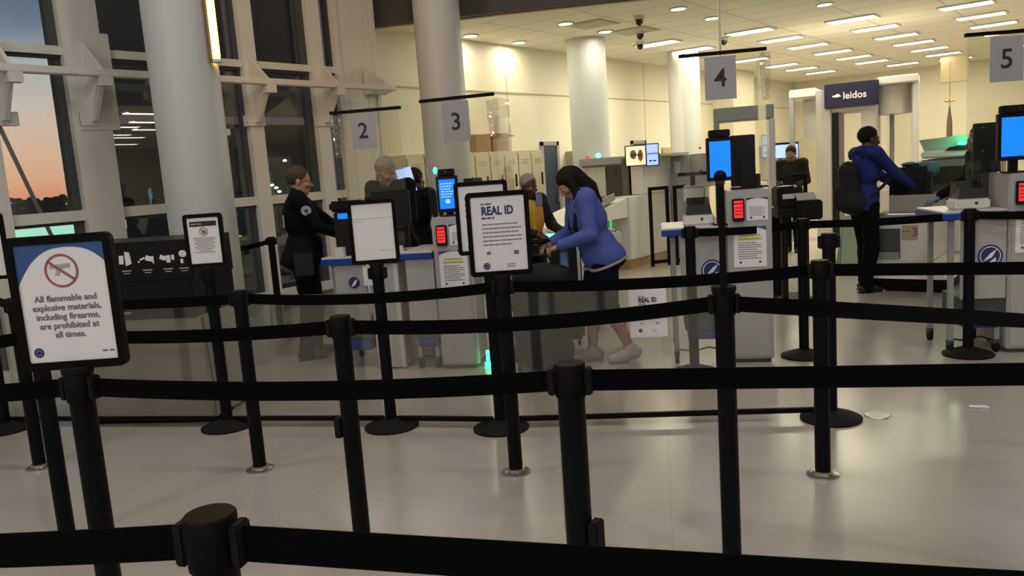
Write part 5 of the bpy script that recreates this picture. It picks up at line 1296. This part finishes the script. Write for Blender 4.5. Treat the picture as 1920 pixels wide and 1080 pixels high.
# second person behind, back turned
p = DP(790, 500, 8.5); p.z = 0
person('person in black with dark hair, back turned, behind number 3 shield edge', p, yaw-R(30), 1.76, 'skindark', hair='hairdark', hairstyle='short', top='navycloth', vox=.009, hl=(-.22, .25, 1.05), hr=(.22, .25, 1.05))
# man in orange vest
p = DP(990, 500, 8.0); p.z = 0
B, I = person('man with orange and yellow vest front behind the REAL ID sign', p, TOCAM+R(38), 1.61, 'skindark', hair='hairgrey', hairstyle='crop', top='bag', vox=.008, lean=.10, hpitch=.15, hl=(-.20, .32, .98), hr=(.16, .34, 1.0), g_=1.1)
T = I['T']; RXo = I['RX']; Q = Sdf(.008); Q.el(T(0, .005, .25*1.61-.14), (.162*1.07+.026, .112*1.08+.030, .20), .05); Q.el(T(0, -.005, .25*1.61-.03), (.18, .13, .13), .05)
Q.cut(T(0, .045, 0), RXo @ np.array([0, -1., 0]), .004); Q.cut(T(.125, 0, 0), RXo @ np.array([1., 0, 0]), .004); Q.cut(T(-.135, 0, 0), RXo @ np.array([-1., 0, 0]), .004); Q.mesh('orange_vest', 'orange', .002, 24, B)
MB().bx(-.012, .012, -.01, .01, -.2, .12).build('vest_stripe', 'yellowink', B, loc=tuple(T(.03, .150, .15*1.61)))
MB().bx(-.05, .05, -.004, .004, -.06, .06).build('shirt_collar', 'shirtblue', B, loc=tuple(T(-.06, .12, .29*1.66)), rz=.3)
# woman in the blue hoodie
p = G(1139, 676)
B, I = person('woman with long dark hair in blue hoodie, navy shorts and pale sneakers, leaning over luggage', p, LEFTF+R(8), 1.70, 'skin', hl=(-.14, .36, 1.00), hr=(.10, .40, 1.00), lean=.33, hpitch=.34, g_=1.26, top='hoodie', topname='hoodie', bottom='shorts', botname='shorts', shorts=True, shoe='sneaker',
               hair='hairdark', hairstyle='long', hood=True, fl_=(-.10, -.17), fr_=(.08, .10), heel=(.03, 0), topkw='hem', curl=.7, vox=.007)
# woman in dark jacket far away
p = G(1487, 472)
person('woman in dark jacket and blue shirt with bun, standing behind the black podium', p, TOCAM-R(30), 1.76, 'skinbrown', hair='hairdark', hairstyle='bun', top='suitcase', vox=.010, hpitch=.25, hl=(-.12, .25, 1.08), hr=(.10, .26, 1.08), g_=1.02)
pp = [o_ for o_ in bpy.data.objects if o_.name == 'person.005']
# man with the backpack
p = G(1621, 546)
B, I = person('man in royal blue hoodie and black trousers reaching to the tray on lane 3', p, RIGHT+R(6), 1.88, 'skindark', hr=(.14, .50, 1.12), hl=(-.05, .46, 1.13), hair='hairdark', hairstyle='crop', top='hoodieroyal', topname='hoodie', hood=True, g_=1.12, vox=.008, lean=.05, curl=.8, fl_=(-.10, .06), fr_=(.10, -.04))
bk = thing('backpack', 'black backpack worn by the man at lane 3', 'backpack', (p.x+.05*math.cos(yaw), p.y+.05*math.sin(yaw), 0), RIGHT+R(6))
Q = Sdf(.008); Q.rc((0, -.22, 1.02), (0, -.235, 1.34), .135, .115, .03, (.9, 1.15, 1)); Q.rc((-.08, -.20, 1.0), (.08, -.20, 1.0), .12, .12, .04); Q.rc((0, -.33, 1.0), (0, -.33, 1.15), .07, .06, .03)
Q.mesh('body', 'bag', .003, 24, bk)
for s_ in (-1, 1): MB().tube([(s_*.10, -.14, 1.50), (s_*.125, -.02, 1.575), (s_*.125, .08, 1.54), (s_*.13, .165, 1.42), (s_*.16, .13, 1.22), (s_*.17, -.08, 1.05)], .018, 8).build('strap', 'bag', bk)
MB().tube([(-.04, -.19, 1.47), (-.03, -.21, 1.52), (.03, -.21, 1.52), (.04, -.19, 1.47)], .008, 8).build('carry_loop', 'bag', bk)
MB().tube([(.05, -.41, 1.1), (.07, -.43, 1.02), (.06, -.43, .98)], .008, 6).build('hanging_strap', 'bag', bk)
# officer by kiosk 5
p = DP(1846, 500, 7.75); p.z = 0
person('officer in dark uniform behind the kiosk 5 shield, gloved hand reaching to lane 3', p, LEFTF-R(6), 1.78, 'skinbrown', hair='hairdark', hairstyle='short', hl=(-.06, .46, 1.08), hr=(.12, .30, 1.1), gloves='both', g_=1.08, vox=.008, lean=.06, curl=.5)

# luggage before the woman
p = G(1022, 690)
lg = thing('rolling_suitcase', 'large charcoal rolling suitcase with pulled-up silver handle before the woman', 'suitcase', (p.x, p.y, 0), yaw-R(4))
Q = Sdf(.009); 
for zz in (.14, .56):
    for xx in (-.15, .15):
        Q.rc((xx, -.06, zz), (xx, .10, zz), .10, .10, .03)
Q.el((0, .02, .35), (.24, .19, .32), .06); Q.rc((0, .02, .14), (0, .02, .56), .17, .17, .05)
Q.mesh('body', 'suitcase', .003, 18, lg)
MB().bx(-.16, .16, -.175, -.14, .12, .50, .02).build('front_pocket', 'suitcase', lg)
for xx in (-.095, .095): MB().bx(xx-.010, xx+.010, .05, .07, .6, 1.02).build('handle_rod', 'chrome', lg)
MB().bx(-.11, .11, .04, .08, 1.01, 1.05, .012).build('grip', 'rubber', lg)
for xx in (-.2, .2):
    for yy in (-.1, .16): MB().cone((xx-.015, yy, .03), (xx+.015, yy, .03), .03, .03, 16).build('wheel', 'rubber', lg)
sb_ = thing('shoulder_bag', 'dark soft bag resting on top of the charcoal suitcase', 'bag', (p.x, p.y, .655), yaw-R(4))
Q = Sdf(.009); Q.rc((-.12, -.02, .10), (.16, -.02, .09), .10, .10, .04); Q.rc((-.1, -.02, .14), (.12, -.02, .13), .07, .07, .03); Q.mesh('body', 'bag', .004, 22, sb_)
MB().tube([(-.13, -.02, .18), (-.08, -.03, .28), (.08, -.03, .27), (.14, -.02, .17)], .010, 8).build('strap', 'bag', sb_)
bt = MB().lathe([(0, 0), (.032, 0), (.034, .02), (.034, .13), (.02, .16), (.014, .165), (.014, .185), (0, .185)], seg=20).build('drink_bottle', 'shirtblue', loc=(p.x+.17, p.y+.12, .80), smooth=True)
tag(bt, 'light blue bottle tucked beside the suitcase handle', 'bottle')
p2 = G(1000, 665)
ls = thing('upright_luggage', 'dark upright case with pale edges behind the REAL ID sign post', 'suitcase', (p2.x+.02, p2.y+.28, 0), yaw)
MB().bx(-.02, .30, 0, .2, .06, .98, .03).build('body', 'bag', ls); MB().bx(-.005, .02, -.012, 0, .5, .96).bx(.26, .285, -.012, 0, .5, .96).build('pale_edge', 'kiosklight', ls)
for xx in (.03, .25): MB().cone((xx-.012, .1, .03), (xx+.012, .1, .03), .03, .03, 14).build('wheel', 'rubber', ls)


# ------------------------------------------------------------------ world, lights
w = bpy.data.worlds.new('dusk'); S.world = w; w.use_nodes = True; nt = w.node_tree; bgn = nt.nodes['Background']
tc = nt.nodes.new('ShaderNodeTexCoord'); sp = nt.nodes.new('ShaderNodeSeparateXYZ'); cr = nt.nodes.new('ShaderNodeValToRGB')
no = nt.nodes.new('ShaderNodeTexNoise'); no.inputs['Scale'].default_value = 3; mpn = nt.nodes.new('ShaderNodeMapping'); mpn.inputs['Scale'].default_value = (1, 1, 7)
nt.links.new(tc.outputs['Generated'], mpn.inputs[0]); nt.links.new(mpn.outputs[0], no.inputs[0])
ad = nt.nodes.new('ShaderNodeMath'); ad.operation = 'MULTIPLY_ADD'; ad.inputs[1].default_value = .04
sb = nt.nodes.new('ShaderNodeMath'); sb.operation = 'SUBTRACT'; sb.inputs[1].default_value = .02
nt.links.new(tc.outputs['Generated'], sp.inputs[0]); nt.links.new(no.outputs['Fac'], ad.inputs[0]); nt.links.new(sp.outputs['Z'], ad.inputs[2]); nt.links.new(ad.outputs[0], sb.inputs[0]); nt.links.new(sb.outputs[0], cr.inputs[0])
e = cr.color_ramp.elements
e[0].position = 0; e[0].color = (1., .33, .20, 1); e[1].position = .60; e[1].color = (.02, .04, .11, 1)
for pos, c_ in ((.02, (1., .45, .28)), (.055, (1., .56, .40)), (.10, (.86, .62, .56)), (.145, (.60, .55, .60)), (.185, (.22, .25, .37)), (.23, (.09, .12, .24)), (.32, (.05, .08, .18))):
    q_ = e.new(pos); q_.color = (*c_, 1)
nt.links.new(cr.outputs[0], bgn.inputs[0]); bgn.inputs[1].default_value = SKY = .62

def area(name, loc, sx, sy, power, col=(1, .93, .82), rot=(0, 0, 0), shape='RECTANGLE'):
    l = bpy.data.lights.new(name, 'AREA'); l.shape = shape; l.size = sx
    if shape == 'RECTANGLE': l.size_y = sy
    l.energy = power; l.color = col
    o = bpy.data.objects.new(name, l); COL.objects.link(o); o.location = loc; o.rotation_euler = rot; return o
# high lamps of the atrium above the queue
for x_, y_ in ((-5.5, .5), (-2.5, 3.5), (1.5, .5), (1.5, 5), (5.5, 1.5)):
    area('atrium_lamp', (x_, y_, ZA-.15), 1.2, .4, 43, (1, .96, .88))
# hall lamps: light leaving the ceiling panels
for X_, ys, nm in rows:
    for y_ in ys: area('panel_lamp', (X_, y_, ZC-.03), .7, .32, 16 if y_ < 15.5 else (12 if y_ < 17.9 else (6 if y_ < 20.7 else 3)), (1, .90, .66))
for (px, py) in dl:
    p = G(px, py, ZC); area('downlight', (max(p.x, XH+.3), p.y, ZC-.03), .18, .18, 5., (1, .90, .68))
for x_, y_, pw in ((-3.6, -4.2, 42), (.5, -4.6, 34), (4.5, -3.5, 30)): area('rear_hall_lamp', (x_, y_, 4.6), 1.2, .5, pw, (1, .94, .90), (R(58), 0, 0))
p = G(950, 83, ZC)
sl = bpy.data.lights.new('wall_washer', 'SPOT'); sl.energy = 13; sl.spot_size = R(62); sl.spot_blend = .5; sl.color = (1, .86, .6); sl.shadow_soft_size = .06
so = bpy.data.objects.new('wall_washer', sl); COL.objects.link(so); so.location = (XH+.22, 9.75, ZC-.05); so.rotation_euler = (0, R(-6), 0)
S.view_settings.view_transform = 'Standard'; S.view_settings.look = 'None'; S.view_settings.gamma = 1; S.view_settings.exposure = .97
S.cycles.use_denoising = True
S.cycles.max_bounces = 6; S.cycles.transparent_max_bounces = 16; S.cycles.sample_clamp_indirect = 6
S.cycles.caustics_reflective = False; S.cycles.caustics_refractive = False
S.cycles.use_light_tree = True
